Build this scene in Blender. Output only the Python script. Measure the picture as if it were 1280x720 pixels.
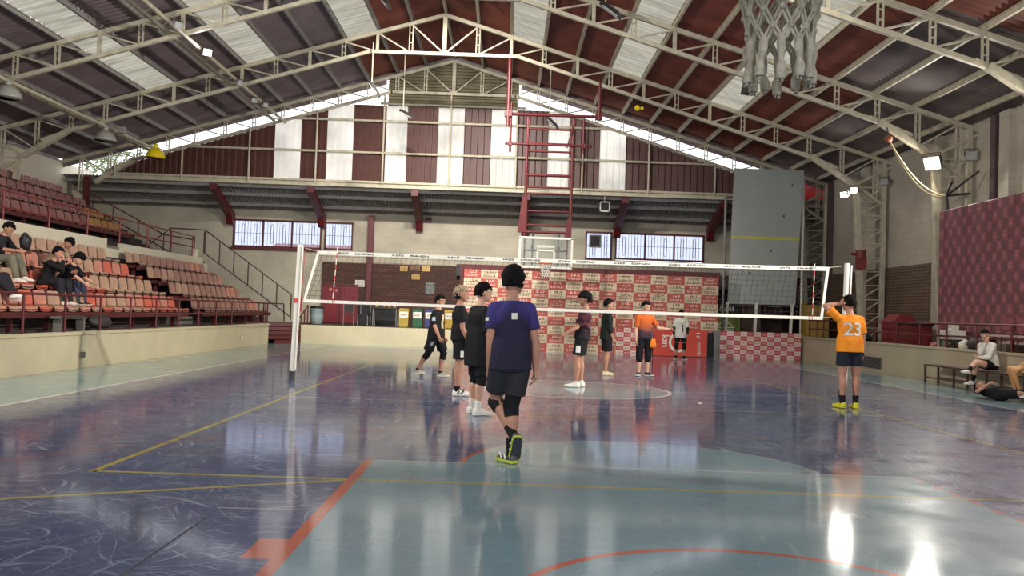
import bpy, math, random
from mathutils import Vector, Matrix, Quaternion
V = Vector
random.seed(7)
scene = bpy.context.scene
COL = scene.collection
for o in list(bpy.data.objects):
    bpy.data.objects.remove(o)

# ------------------------------------------------------------------ camera, world, exposure
cam_data = bpy.data.cameras.new('camera')
cam_data.sensor_width = 36.0
cam_data.lens = 1068.86 / 1280.0 * 36.0
cam_data.clip_end = 300
cam = bpy.data.objects.new('camera', cam_data)
COL.objects.link(cam)
PITCH, YAW, ROLL = 0.02927, 0.0071, 0.03375
_f = V((math.sin(YAW) * math.cos(PITCH), math.cos(YAW) * math.cos(PITCH), math.sin(PITCH)))
_r0 = V((math.cos(YAW), -math.sin(YAW), 0)); _u0 = _r0.cross(_f)
_r = _r0 * math.cos(ROLL) + _u0 * math.sin(ROLL); _u = -_r0 * math.sin(ROLL) + _u0 * math.cos(ROLL)
_m = Matrix((_r, _u, -_f)).transposed().to_4x4()
_m.translation = V((-1.278, -15.878, 1.363))
cam.matrix_world = _m
scene.camera = cam
vs = scene.view_settings
vs.view_transform = 'Standard'; vs.look = 'None'; vs.gamma = 1.0; vs.use_curve_mapping = False
vs.exposure = 0.15
world = bpy.data.worlds.new('overcast_sky'); scene.world = world
world.use_nodes = True
_bg = world.node_tree.nodes['Background']
_bg.inputs[0].default_value = (0.93, 0.95, 1.0, 1); _bg.inputs[1].default_value = 2.1
try:
    scene.cycles.use_denoising = True
    scene.cycles.max_bounces = 8
    scene.cycles.diffuse_bounces = 4
    scene.cycles.glossy_bounces = 3
    scene.cycles.transparent_max_bounces = 12
    scene.cycles.sample_clamp_indirect = 6.0
    scene.cycles.caustics_reflective = False
    scene.cycles.caustics_refractive = False
except Exception:
    pass

# ------------------------------------------------------------------ materials
def _nodes(name):
    m = bpy.data.materials.new(name); m.use_nodes = True
    nt = m.node_tree
    return m, nt, nt.nodes['Principled BSDF']
def _coord(nt, kind='Object'):
    return nt.nodes.new('ShaderNodeTexCoord').outputs[kind]
def srgb(r, g, b):
    f = lambda c: (c / 255 / 12.92) if c / 255 <= 0.04045 else ((c / 255 + 0.055) / 1.055) ** 2.4
    return (f(r), f(g), f(b))
def mat(name, rgb, rough=0.6, metal=0.0, var=0.12, scale=3.0, bump=0.0, bscale=40.0, spec=0.5):
    m, nt, p = _nodes(name)
    c = srgb(*rgb)
    n = nt.nodes.new('ShaderNodeTexNoise'); n.inputs['Scale'].default_value = scale; n.inputs['Detail'].default_value = 5
    nt.links.new(_coord(nt), n.inputs['Vector'])
    r = nt.nodes.new('ShaderNodeValToRGB')
    r.color_ramp.elements[0].position = 0.3; r.color_ramp.elements[1].position = 0.7
    r.color_ramp.elements[0].color = (*[x * (1 - var) for x in c], 1)
    r.color_ramp.elements[1].color = (*[min(1, x * (1 + var)) for x in c], 1)
    nt.links.new(n.outputs['Fac'], r.inputs['Fac']); nt.links.new(r.outputs['Color'], p.inputs['Base Color'])
    p.inputs['Roughness'].default_value = rough; p.inputs['Metallic'].default_value = metal
    p.inputs['Specular IOR Level'].default_value = spec
    if bump:
        b = nt.nodes.new('ShaderNodeBump'); b.inputs['Strength'].default_value = bump; b.inputs['Distance'].default_value = 0.01
        n2 = nt.nodes.new('ShaderNodeTexNoise'); n2.inputs['Scale'].default_value = bscale; n2.inputs['Detail'].default_value = 4
        nt.links.new(_coord(nt), n2.inputs['Vector'])
        nt.links.new(n2.outputs['Fac'], b.inputs['Height']); nt.links.new(b.outputs['Normal'], p.inputs['Normal'])
    return m
def mat_emit(name, rgb, strength):
    m, nt, p = _nodes(name)
    p.inputs['Base Color'].default_value = (*srgb(*rgb), 1)
    p.inputs['Emission Color'].default_value = (*srgb(*rgb), 1); p.inputs['Emission Strength'].default_value = strength
    return m
def mat_brick(name, c1, c2, mortar, w, h, ms, axis, rough=0.8, bump=0.4, stain=0.0):
    m, nt, p = _nodes(name)
    s = nt.nodes.new('ShaderNodeSeparateXYZ'); c = nt.nodes.new('ShaderNodeCombineXYZ')
    co = _coord(nt)
    nt.links.new(co, s.inputs[0])
    nt.links.new(s.outputs[axis], c.inputs[0]); nt.links.new(s.outputs[2], c.inputs[1])
    b = nt.nodes.new('ShaderNodeTexBrick'); b.inputs['Scale'].default_value = 1.0
    b.inputs['Color1'].default_value = (*srgb(*c1), 1); b.inputs['Color2'].default_value = (*srgb(*c2), 1)
    b.inputs['Mortar'].default_value = (*srgb(*mortar), 1)
    b.inputs['Brick Width'].default_value = w; b.inputs['Row Height'].default_value = h
    b.inputs['Mortar Size'].default_value = ms; b.inputs['Mortar Smooth'].default_value = 0.3
    nt.links.new(c.outputs[0], b.inputs['Vector'])
    n = nt.nodes.new('ShaderNodeTexNoise'); n.inputs['Scale'].default_value = 0.9; n.inputs['Detail'].default_value = 8
    nt.links.new(co, n.inputs['Vector'])
    mx = nt.nodes.new('ShaderNodeMix'); mx.data_type = 'RGBA'; mx.blend_type = 'MULTIPLY'
    mr = nt.nodes.new('ShaderNodeMapRange'); mr.inputs[1].default_value = 0.35; mr.inputs[2].default_value = 0.7
    mr.inputs[3].default_value = 0.78; mr.inputs[4].default_value = 1.06
    nt.links.new(n.outputs['Fac'], mr.inputs[0])
    mx.inputs[0].default_value = 1.0
    nt.links.new(b.outputs['Color'], mx.inputs[6]); nt.links.new(mr.outputs[0], mx.inputs[7])
    nt.links.new(mx.outputs[2], p.inputs['Base Color'])
    bp = nt.nodes.new('ShaderNodeBump'); bp.inputs['Strength'].default_value = bump; bp.inputs['Distance'].default_value = 0.01; bp.invert = True
    nt.links.new(b.outputs['Fac'], bp.inputs['Height']); nt.links.new(bp.outputs['Normal'], p.inputs['Normal'])
    p.inputs['Roughness'].default_value = rough
    return m
def mat_floor(name, rgb, scr=0.3, rough=0.34):
    """varnished sports floor: paint colour, fine curved scuffs, slightly wavy varnish"""
    m, nt, p = _nodes(name)
    c = srgb(*rgb); L = nt.links; co = _coord(nt)
    n = nt.nodes.new('ShaderNodeTexNoise'); n.inputs['Scale'].default_value = 0.5; n.inputs['Detail'].default_value = 7
    L.new(co, n.inputs['Vector'])
    r = nt.nodes.new('ShaderNodeValToRGB'); r.color_ramp.elements[0].position = 0.3; r.color_ramp.elements[1].position = 0.72
    r.color_ramp.elements[0].color = (*[x * 0.82 for x in c], 1); r.color_ramp.elements[1].color = (*[x * 1.15 for x in c], 1)
    L.new(n.outputs['Fac'], r.inputs['Fac'])
    prev = r.outputs['Color']
    fac_total = None
    wn = nt.nodes.new('ShaderNodeTexNoise'); wn.inputs['Scale'].default_value = 0.9; wn.inputs['Detail'].default_value = 1; L.new(co, wn.inputs['Vector'])
    wv = nt.nodes.new('ShaderNodeVectorMath'); wv.operation = 'MULTIPLY_ADD'; wv.inputs[1].default_value = (0.9, 0.9, 0); L.new(wn.outputs['Color'], wv.inputs[0]); L.new(co, wv.inputs[2])
    for rot, sc in ((0.25, 1.0), (0.95, 1.5), (1.7, 1.2), (2.35, 1.9), (2.9, 1.4), (0.6, 2.6), (2.0, 2.9)):
        mp = nt.nodes.new('ShaderNodeMapping'); mp.inputs['Rotation'].default_value = (0, 0, rot)
        mp.inputs['Scale'].default_value = (sc * 1.6, sc * 26, 1); mp.inputs['Location'].default_value = (rot * 17, rot * 13, rot)
        mpr = nt.nodes.new('ShaderNodeMapping'); mpr.inputs['Rotation'].default_value = (0, 0, rot); L.new(wv.outputs[0], mpr.inputs['Vector'])
        mp.inputs['Rotation'].default_value = (0, 0, 0); L.new(mpr.outputs[0], mp.inputs['Vector'])
        k = nt.nodes.new('ShaderNodeTexNoise'); k.inputs['Scale'].default_value = 1.0; k.inputs['Detail'].default_value = 1.0
        L.new(mp.outputs[0], k.inputs['Vector'])
        mr = nt.nodes.new('ShaderNodeMapRange'); mr.inputs[1].default_value = 0.655; mr.inputs[2].default_value = 0.76
        L.new(k.outputs['Fac'], mr.inputs[0])
        if fac_total is None: fac_total = mr.outputs[0]
        else:
            mxx = nt.nodes.new('ShaderNodeMath'); mxx.operation = 'MAXIMUM'; L.new(fac_total, mxx.inputs[0]); L.new(mr.outputs[0], mxx.inputs[1]); fac_total = mxx.outputs[0]
    fm = nt.nodes.new('ShaderNodeMath'); fm.operation = 'MULTIPLY'; fm.inputs[1].default_value = scr; L.new(fac_total, fm.inputs[0])
    mx = nt.nodes.new('ShaderNodeMix'); mx.data_type = 'RGBA'; L.new(fm.outputs[0], mx.inputs[0])
    L.new(prev, mx.inputs[6]); mx.inputs[7].default_value = (*srgb(168, 176, 190), 1)
    L.new(mx.outputs[2], p.inputs['Base Color'])
    rr = nt.nodes.new('ShaderNodeMapRange'); rr.inputs[1].default_value = 0.3; rr.inputs[2].default_value = 0.75
    rr.inputs[3].default_value = rough * 0.7; rr.inputs[4].default_value = rough * 1.7
    n3 = nt.nodes.new('ShaderNodeTexNoise'); n3.inputs['Scale'].default_value = 1.7; n3.inputs['Detail'].default_value = 8; L.new(co, n3.inputs['Vector'])
    L.new(n3.outputs['Fac'], rr.inputs[0]); L.new(rr.outputs[0], p.inputs['Roughness'])
    bp = nt.nodes.new('ShaderNodeBump'); bp.inputs['Strength'].default_value = 0.04; bp.inputs['Distance'].default_value = 0.02
    n4 = nt.nodes.new('ShaderNodeTexNoise'); n4.inputs['Scale'].default_value = 9.0; n4.inputs['Detail'].default_value = 3; L.new(co, n4.inputs['Vector'])
    L.new(n4.outputs['Fac'], bp.inputs['Height']); L.new(bp.outputs['Normal'], p.inputs['Normal'])
    p.inputs['Specular IOR Level'].default_value = 0.12
    p.inputs['Coat Weight'].default_value = 0.8; p.inputs['Coat Roughness'].default_value = 0.09
    return m
def mat_sheet(name, rgb, trans=0.8, rib_shade=0.6):
    """translucent fibreglass roof sheet: lets daylight through"""
    m, nt, p = _nodes(name)
    nt.nodes.remove(p)
    out = nt.nodes['Material Output']
    c = srgb(*rgb)
    n = nt.nodes.new('ShaderNodeTexNoise'); n.inputs['Scale'].default_value = 1.3; n.inputs['Detail'].default_value = 7
    mp = nt.nodes.new('ShaderNodeMapping'); mp.inputs['Scale'].default_value = (0.5, 4, 0.5)
    nt.links.new(_coord(nt), mp.inputs[0]); nt.links.new(mp.outputs[0], n.inputs['Vector'])
    r = nt.nodes.new('ShaderNodeValToRGB'); r.color_ramp.elements[0].position = 0.3; r.color_ramp.elements[1].position = 0.65
    r.color_ramp.elements[0].color = (*[x * 0.6 for x in c], 1); r.color_ramp.elements[1].color = (*c, 1)
    nt.links.new(n.outputs['Fac'], r.inputs['Fac'])
    # shading of the corrugation painted into the colour as stripes
    s_ = nt.nodes.new('ShaderNodeSeparateXYZ'); nt.links.new(_coord(nt), s_.inputs[0])
    w_ = nt.nodes.new('ShaderNodeMath'); w_.operation = 'MULTIPLY'; w_.inputs[1].default_value = 2 * math.pi / 0.26; nt.links.new(s_.outputs[1], w_.inputs[0])
    sn = nt.nodes.new('ShaderNodeMath'); sn.operation = 'SINE'; nt.links.new(w_.outputs[0], sn.inputs[0])
    mr_ = nt.nodes.new('ShaderNodeMapRange'); mr_.inputs[1].default_value = -0.6; mr_.inputs[2].default_value = 0.6; mr_.inputs[3].default_value = rib_shade; mr_.inputs[4].default_value = 1.0
    nt.links.new(sn.outputs[0], mr_.inputs[0])
    mm = nt.nodes.new('ShaderNodeMix'); mm.data_type = 'RGBA'; mm.blend_type = 'MULTIPLY'; mm.inputs[0].default_value = 1.0
    nt.links.new(r.outputs[0], mm.inputs[6]); nt.links.new(mr_.outputs[0], mm.inputs[7])
    t = nt.nodes.new('ShaderNodeBsdfTranslucent'); d = nt.nodes.new('ShaderNodeBsdfDiffuse'); mx = nt.nodes.new('ShaderNodeMixShader')
    nt.links.new(mm.outputs[2], t.inputs[0]); nt.links.new(mm.outputs[2], d.inputs[0])
    mx.inputs[0].default_value = trans
    nt.links.new(d.outputs[0], mx.inputs[1]); nt.links.new(t.outputs[0], mx.inputs[2]); nt.links.new(mx.outputs[0], out.inputs[0])
    return m
def mat_glass(name, rgb, alpha=0.85):
    """thin window pane: mostly clear with a faint reflection and dust"""
    m, nt, p = _nodes(name)
    out = nt.nodes['Material Output']
    p.inputs['Base Color'].default_value = (*srgb(*rgb), 1); p.inputs['Roughness'].default_value = 0.15
    t = nt.nodes.new('ShaderNodeBsdfTransparent'); t.inputs[0].default_value = (*[min(1, x * 1.05) for x in srgb(*rgb)], 1)
    n = nt.nodes.new('ShaderNodeTexNoise'); n.inputs['Scale'].default_value = 4
    nt.links.new(_coord(nt), n.inputs['Vector'])
    mr = nt.nodes.new('ShaderNodeMapRange'); mr.inputs[3].default_value = alpha - 0.06; mr.inputs[4].default_value = min(1, alpha + 0.06)
    nt.links.new(n.outputs['Fac'], mr.inputs[0])
    mx = nt.nodes.new('ShaderNodeMixShader'); nt.links.new(mr.outputs[0], mx.inputs[0])
    nt.links.new(p.outputs[0], mx.inputs[1]); nt.links.new(t.outputs[0], mx.inputs[2]); nt.links.new(mx.outputs[0], out.inputs[0])
    return m

M = {}
M['cream_steel'] = mat('cream_painted_steel', (186, 178, 156), 0.55, var=0.18, scale=5)
M['grey_steel'] = mat('grey_painted_steel', (140, 136, 132), 0.55, var=0.15, scale=5)
M['red_steel'] = mat('red_painted_steel', (92, 26, 30), 0.45, var=0.15)
M['rail_red'] = mat('maroon_rail_paint', (112, 40, 40), 0.45, var=0.15)
M['dark_red'] = mat('dark_maroon_paint', (84, 30, 30), 0.5)
M['white_paint'] = mat('white_paint', (224, 220, 208), 0.5, var=0.08)
M['cream_wall'] = mat('cream_plaster', (200, 188, 156), 0.8, var=0.08, scale=1.2, bump=0.2)
M['parapet'] = mat('parapet_plaster', (200, 192, 172), 0.8, var=0.06, scale=1.2, bump=0.2)
M['black'] = mat('black_paint', (22, 22, 24), 0.5)
M['dark_grey'] = mat('dark_grey_paint', (52, 50, 50), 0.6)
M['grey'] = mat('mid_grey_paint', (120, 120, 118), 0.6)
M['concrete_dark'] = mat('grimy_concrete', (66, 56, 54), 0.85, var=0.3, bump=0.3)
M['concrete'] = mat('concrete', (118, 112, 104), 0.85, var=0.2, bump=0.3)
M['glass'] = mat_glass('window_glass', (208, 211, 222), 0.93)
M['clear_glass'] = mat_glass('clear_backboard_glass', (240, 243, 242), 0.93)
M['wine'] = mat('wine_roof_sheet', (118, 65, 50), 0.45, var=0.25, scale=1.5)
M['wine_hazed'] = mat('hazed_wine_roof_sheet', (124, 110, 112), 0.5, var=0.2, scale=1.2)  # wine sheet greyed in colour to carry lens haze on the stand side
M['grey_sheet'] = mat('grey_roof_sheet', (112, 100, 98), 0.5, var=0.2, scale=1.2)
M['skylight'] = mat_sheet('translucent_roof_sheet', (178, 173, 156), 0.8, 0.72)
M['gable_brown'] = mat('brown_gable_sheet', (78, 42, 36), 0.5, var=0.15)
M['gable_white'] = mat_sheet('white_gable_sheet', (236, 232, 222), 0.45, 0.97)
M['louvre'] = mat('khaki_louvre', (134, 126, 104), 0.6, var=0.15)
M['lean_sheet'] = mat('grey_corrugated_sheet', (138, 134, 126), 0.55, var=0.2)
M['wall_white_x'] = mat_brick('painted_block_wall_back', (186, 178, 160), (182, 174, 156), (177, 169, 152), 0.4, 0.2, 0.008, 0, stain=1)
M['wall_white_y'] = mat_brick('painted_block_wall_side', (196, 188, 172), (190, 182, 166), (178, 170, 156), 0.4, 0.2, 0.008, 1)
M['brick_x'] = mat_brick('brown_brick_back', (94, 58, 44), (78, 46, 36), (54, 38, 32), 0.29, 0.1, 0.02, 0)
M['brick_y'] = mat_brick('brown_brick_side', (122, 100, 82), (110, 90, 74), (82, 66, 56), 0.6, 0.1, 0.02, 1)
M['lamp_off'] = mat('lamp_lens_unlit', (170, 172, 170), 0.2)
M['lamp_on'] = mat_emit('lamp_lens_lit', (255, 248, 225), 22.0)
M['lamp_dim'] = mat_emit('lamp_lens_lit_small', (255, 248, 225), 14.0)
M['galv'] = mat('galvanised_reflector', (160, 158, 152), 0.35, 0.1, var=0.1)
M['yellow'] = mat('bright_yellow_paint', (250, 222, 26), 0.45, var=0.05)
M['rope'] = mat('pale_rope', (196, 180, 140), 0.8, bump=0.5, bscale=120)
M['net_cord'] = mat('grey_net_cord', (150, 143, 126), 0.9, var=0.25, scale=30, bump=0.6, bscale=200)
M['net_black'] = mat('dark_net_twine', (40, 38, 38), 0.8)
M['orange_rim'] = mat('orange_rim_paint', (214, 96, 34), 0.45)
M['f_blue'] = mat_floor('blue_court_paint', (57, 73, 114), 0.6)
M['f_light'] = mat_floor('light_blue_court_paint', (108, 138, 150), 0.3)
M['f_teal'] = mat_floor('teal_border_paint', (116, 146, 152), 0.25)
M['f_white'] = mat_floor('white_line_paint', (214, 217, 218), 0.1)
M['f_yellow'] = mat_floor('yellow_line_paint', (168, 154, 62), 0.2)
M['f_cream'] = mat_floor('worn_cream_line_paint', (168, 172, 172), 0.2)
M['f_orange'] = mat_floor('orange_line_paint', (178, 84, 56), 0.1)
M['f_rust'] = mat_floor('worn_orange_line_paint', (136, 84, 90), 0.2)
M['f_crack'] = mat('floor_joint_filler', (26, 28, 40), 0.6)

# ------------------------------------------------------------------ mesh builder
class MB:
    def __init__(self):
        self.v = []; self.f = []; self.mi = []; self.sm = []
    def add(self, verts, faces, mi=0, smooth=False):
        b = len(self.v)
        self.v.extend([tuple(x) for x in verts])
        for q in faces:
            self.f.append([b + i for i in q]); self.mi.append(mi); self.sm.append(smooth)
    def box(self, c, s, mi=0, rot=None):
        c = V(c); hx, hy, hz = s[0] / 2, s[1] / 2, s[2] / 2
        vv = [V((x, y, z)) for x in (-hx, hx) for y in (-hy, hy) for z in (-hz, hz)]
        if rot is not None: vv = [rot @ q for q in vv]
        self.add([c + q for q in vv], [(0, 1, 3, 2), (4, 6, 7, 5), (0, 4, 5, 1), (2, 3, 7, 6), (0, 2, 6, 4), (1, 5, 7, 3)], mi)
    def bx(self, x0, x1, y0, y1, z0, z1, mi=0):
        self.box(((x0 + x1) / 2, (y0 + y1) / 2, (z0 + z1) / 2), (abs(x1 - x0), abs(y1 - y0), abs(z1 - z0)), mi)
    def beam(self, p0, p1, w, h, mi=0, up=(0, 0, 1)):
        p0, p1 = V(p0), V(p1); d = (p1 - p0).normalized(); up = V(up)
        if abs(d.dot(up)) > 0.98: up = V((0, 1, 0))
        s = d.cross(up).normalized(); u = s.cross(d)
        q = []
        for p in (p0, p1):
            for a, b in ((-1, -1), (1, -1), (1, 1), (-1, 1)): q.append(p + s * a * w / 2 + u * b * h / 2)
        self.add(q, [(3, 2, 1, 0), (4, 5, 6, 7), (0, 1, 5, 4), (1, 2, 6, 5), (2, 3, 7, 6), (3, 0, 4, 7)], mi)
    def tube(self, pts, r, n=8, mi=0, cap=True, smooth=True):
        pts = [V(p) for p in pts]
        rs = r if isinstance(r, (list, tuple)) else [r] * len(pts)
        b = len(self.v); rings = []
        d0 = (pts[1] - pts[0]).normalized()
        ref = V((0, 0, 1)) if abs(d0.z) < 0.9 else V((0, 1, 0))
        for i, p in enumerate(pts):
            if i == 0: d = pts[1] - p
            elif i == len(pts) - 1: d = p - pts[i - 1]
            else: d = (pts[i + 1] - p).normalized() + (p - pts[i - 1]).normalized()
            d.normalize()
            s = d.cross(ref)
            if s.length < 1e-4: s = d.cross(V((1, 0, 0)))
            s.normalize(); u = s.cross(d)
            rings.append([p + s * rs[i] * math.cos(2 * math.pi * k / n) + u * rs[i] * math.sin(2 * math.pi * k / n) for k in range(n)])
        vv = [q for rg in rings for q in rg]; ff = []
        for i in range(len(pts) - 1):
            for k in range(n):
                k2 = (k + 1) % n
                ff.append((i * n + k, i * n + k2, (i + 1) * n + k2, (i + 1) * n + k))
        self.add(vv, ff, mi, smooth)
        if cap:
            self.add(rings[0], [tuple(range(n))[::-1]], mi); self.add(rings[-1], [tuple(range(n))], mi)
    def loft(self, rings, mi=0, smooth=True):
        n = len(rings[0]); vv = [q for rg in rings for q in rg]; ff = []
        for i in range(len(rings) - 1):
            for k in range(n):
                k2 = (k + 1) % n
                ff.append((i * n + k, i * n + k2, (i + 1) * n + k2, (i + 1) * n + k))
        ff.append(tuple(range(n))[::-1]); ff.append(tuple((len(rings) - 1) * n + k for k in range(n)))
        self.add(vv, ff, mi, smooth)
    def ell(self, c, r, rot=None, mi=0, nu=12, nv=8, fn=None):
        c = V(c); vv = []; ff = []
        def P(d):
            k = fn(d) if fn else 1.0
            q = V((d.x * r[0] * k, d.y * r[1] * k, d.z * r[2] * k))
            return c + (rot @ q if rot is not None else q)
        vv.append(P(V((0, 0, -1))))
        for j in range(1, nv):
            t = -math.pi / 2 + math.pi * j / nv
            for k in range(nu):
                a = 2 * math.pi * k / nu
                vv.append(P(V((math.cos(t) * math.cos(a), math.cos(t) * math.sin(a), math.sin(t)))))
        vv.append(P(V((0, 0, 1))))
        for k in range(nu):
            ff.append((0, 1 + (k + 1) % nu, 1 + k))
            ff.append((len(vv) - 1, 1 + (nv - 2) * nu + k, 1 + (nv - 2) * nu + (k + 1) % nu))
        for j in range(nv - 2):
            for k in range(nu):
                k2 = (k + 1) % nu
                ff.append((1 + j * nu + k, 1 + j * nu + k2, 1 + (j + 1) * nu + k2, 1 + (j + 1) * nu + k))
        self.add(vv, ff, mi, True)
    def caps(self, p0, p1, r0, r1, n=12, mi=0):
        """tapered capsule"""
        p0, p1 = V(p0), V(p1); d = (p1 - p0).normalized()
        pts = []; rs = []
        for a in (80, 50, 25):
            pts.append(p0 - d * r0 * math.sin(math.radians(a))); rs.append(r0 * math.cos(math.radians(a)))
        pts += [p0, p1]; rs += [r0, r1]
        for a in (25, 50, 80):
            pts.append(p1 + d * r1 * math.sin(math.radians(a))); rs.append(r1 * math.cos(math.radians(a)))
        self.tube(pts, rs, n, mi)
    def lathe(self, prof, c=(0, 0, 0), n=16, mi=0):
        c = V(c)
        rings = [[c + V((r * math.cos(2 * math.pi * k / n), r * math.sin(2 * math.pi * k / n), z)) for k in range(n)] for r, z in prof]
        self.loft(rings, mi)
    def prism(self, poly, axis, a0, a1, mi=0):
        """extrude a 2-D polygon; axis 'y': poly is (x, z); 'x': poly is (y, z); 'z': poly is (x, y)"""
        n = len(poly)
        def P(q, a):
            return {'y': (q[0], a, q[1]), 'x': (a, q[0], q[1]), 'z': (q[0], q[1], a)}[axis]
        vv = [P(q, a0) for q in poly] + [P(q, a1) for q in poly]
        ff = [tuple(range(n)), tuple(range(2 * n - 1, n - 1, -1))] + [(k, k + n, (k + 1) % n + n, (k + 1) % n) for k in range(n)]
        self.add(vv, ff, mi)
    def mesh(self, name, mats):
        me = bpy.data.meshes.new(name)
        me.from_pydata(self.v, [], self.f)
        for m in (mats if isinstance(mats, (list, tuple)) else [mats]): me.materials.append(m)
        me.polygons.foreach_set('material_index', self.mi)
        me.polygons.foreach_set('use_smooth', self.sm)
        me.validate(); me.update()
        import bmesh
        bm = bmesh.new(); bm.from_mesh(me); bmesh.ops.recalc_face_normals(bm, faces=bm.faces); bm.to_mesh(me); bm.free()
        return me
    def build(self, name, mats, parent=None):
        o = bpy.data.objects.new(name, self.mesh(name, mats)); COL.objects.link(o)
        if parent is not None:
            o.parent = parent
        return o
    def moved(self, off):
        off = V(off); self.v = [tuple(V(q) - off) for q in self.v]; return self

def tag(o, label=None, cat=None, group=None, kind=None):
    if label: o['label'] = label
    if cat: o['category'] = cat
    if group: o['group'] = group
    if kind: o['kind'] = kind
    return o
def empty(name, loc, label, cat, group=None, rz=0.0):
    o = bpy.data.objects.new(name, None); COL.objects.link(o)
    o.empty_display_size = 0.1
    o.location = loc; o.rotation_euler = (0, 0, rz)
    return tag(o, label, cat, group)
def part(name, mb, mats, root, local=True):
    """a part whose geometry is given in world coordinates unless local"""
    if not local: mb.moved(root.location)
    return mb.build(name, mats, root)
def struct(name, mb, mats):
    return tag(mb.build(name, mats), kind='structure')
def thing(name, mb, mats, loc, label, cat, group=None):
    """a one-mesh thing, geometry in world coordinates, origin put at loc"""
    mb.moved(loc); o = mb.build(name, mats); o.location = loc
    return tag(o, label, cat, group)
KIDS = {}
def copy_tree(o, parent=None):
    c = o.copy(); COL.objects.link(c)
    if parent is not None: c.parent = parent
    for ch in list(o.children): copy_tree(ch, c)
    return c
ORD = ['first', 'second', 'third', 'fourth', 'fifth', 'sixth', 'seventh', 'eighth', 'ninth', 'tenth', 'eleventh', 'twelfth', 'thirteenth', 'fourteenth',
       'fifteenth', 'sixteenth', 'seventeenth', 'eighteenth', 'nineteenth', 'twentieth', 'twenty-first', 'twenty-second', 'twenty-third', 'twenty-fourth',
       'twenty-fifth', 'twenty-sixth', 'twenty-seventh', 'twenty-eighth', 'twenty-ninth', 'thirtieth']
def glyphs(mb, cx, cz, w, h, n, mi, face, rnd, t=0.004):
    """a line of n small letter-like strokes on a plane; face(u, v, d) gives a point at u along, v up, d out"""
    st = w / n
    def bar(u0, v0, u1, v1, th):
        a = V((u0, v0)); b = V((u1, v1)); d = (b - a).normalized(); s = V((-d.y, d.x)) * th / 2
        c4 = [a + s, b + s, b - s, a - s]
        mb.add([face(q.x, q.y, 0.0) for q in c4] + [face(q.x, q.y, t) for q in c4],
               [(0, 1, 2, 3), (7, 6, 5, 4), (0, 4, 5, 1), (1, 5, 6, 2), (2, 6, 7, 3), (3, 7, 4, 0)], mi)
    th = min(st * 0.24, h * 0.3)
    for i in range(n):
        u = cx - w / 2 + st * (i + 0.5); a = st * 0.34; v0 = cz - h / 2; v1 = cz + h / 2
        k = rnd.randrange(5)
        if k == 0: bar(u - a, v0, u, v1, th); bar(u, v1, u + a, v0, th)
        elif k == 1: bar(u - a, v0, u - a, v1, th); bar(u - a, cz, u + a, cz, th)
        elif k == 2: bar(u - a, v0, u - a, v1, th); bar(u - a, v1 - th / 2, u + a, v1 - th / 2, th); bar(u - a, v0 + th / 2, u + a, v0 + th / 2, th)
        elif k == 3: bar(u, v0, u, v1, th); bar(u - a, v0 + th / 2, u + a, v0 + th / 2, th)
        else: bar(u - a, v0, u + a, v1, th); bar(u - a, v1 - th / 2, u + a, v1 - th / 2, th)
# ================================================================== FLOOR
YB = -20.0          # open rear end of the hall, behind the camera
fl = MB()
FM = ['f_teal', 'f_blue', 'f_light', 'f_white', 'f_yellow', 'f_orange', 'f_cream', 'f_rust', 'f_crack']
FI = {k: i for i, k in enumerate(FM)}
ZS = 0.12          # paint films are thin
def quad(x0, x1, y0, y1, z, m): z *= ZS; fl.add([(x0, y0, z), (x1, y0, z), (x1, y1, z), (x0, y1, z)], [(0, 1, 2, 3)], FI[m])
def stripe(p, q, w, z, m):
    z *= ZS; p, q = V((p[0], p[1])), V((q[0], q[1])); d = (q - p).normalized(); s = V((-d.y, d.x)) * w / 2
    fl.add([(*(p - s), z), (*(q - s), z), (*(q + s), z), (*(p + s), z)], [(0, 1, 2, 3)], FI[m])
def disc(c, r, z, m, a0=0, a1=360, n=48):
    z *= ZS
    pts = [(c[0] + r * math.cos(math.radians(a0 + (a1 - a0) * k / n)), c[1] + r * math.sin(math.radians(a0 + (a1 - a0) * k / n)), z) for k in range(n + 1)]
    fl.add([(c[0], c[1], z)] + pts, [(0, k + 1, k + 2) for k in range(n)], FI[m])
def arc(c, r, w, z, m, a0=0, a1=360, n=60, skip=0):
    z *= ZS
    for k in range(n):
        if skip and k % skip == 0: continue
        t0, t1 = (math.radians(a0 + (a1 - a0) * (k + j) / n) for j in (0, 1))
        fl.add([(c[0] + rr * math.cos(t), c[1] + rr * math.sin(t), z) for t, rr in ((t0, r - w / 2), (t0, r + w / 2), (t1, r + w / 2), (t1, r - w / 2))], [(0, 1, 2, 3)], FI[m])
fl.bx(-19.4, 12.4, YB, 21.0, -0.3, 0.0, FI['f_teal'])
quad(-7.5, 7.5, -14, 14, 0.0015, 'f_blue')
quad(-2.45, 2.45, -14, -8.15, 0.003, 'f_light')
disc((0, -8.15), 1.62, 0.003, 'f_light', 0, 180)
quad(-2.45, 2.45, 8.15, 14, 0.003, 'f_blue')
disc((0, 0), 1.8, 0.003, 'f_light', 0, 360, 64)
arc((0, 0), 1.8, 0.06, 0.0045, 'f_white', 0, 360, 72)
for x in (-7.5, 7.5): stripe((x, -14), (x, 14), 0.06, 0.0045, 'f_white')
stripe((-7.5, 0), (7.5, 0), 0.05, 0.0045, 'f_cream'); stripe((-7.5, 14), (7.5, 14), 0.05, 0.0045, 'f_cream')
for x in (-4.5, 4.5): stripe((x, -9.06), (x, 9), 0.06, 0.005, 'f_yellow')
stripe((-4.5, -9.03), (4.9, -9.03), 0.055, 0.005, 'f_yellow'); stripe((-4.5, 9), (4.5, 9), 0.05, 0.005, 'f_yellow')
stripe((-7.4, -11.36), (-2.47, -9.06), 0.055, 0.0052, 'f_yellow')
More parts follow.
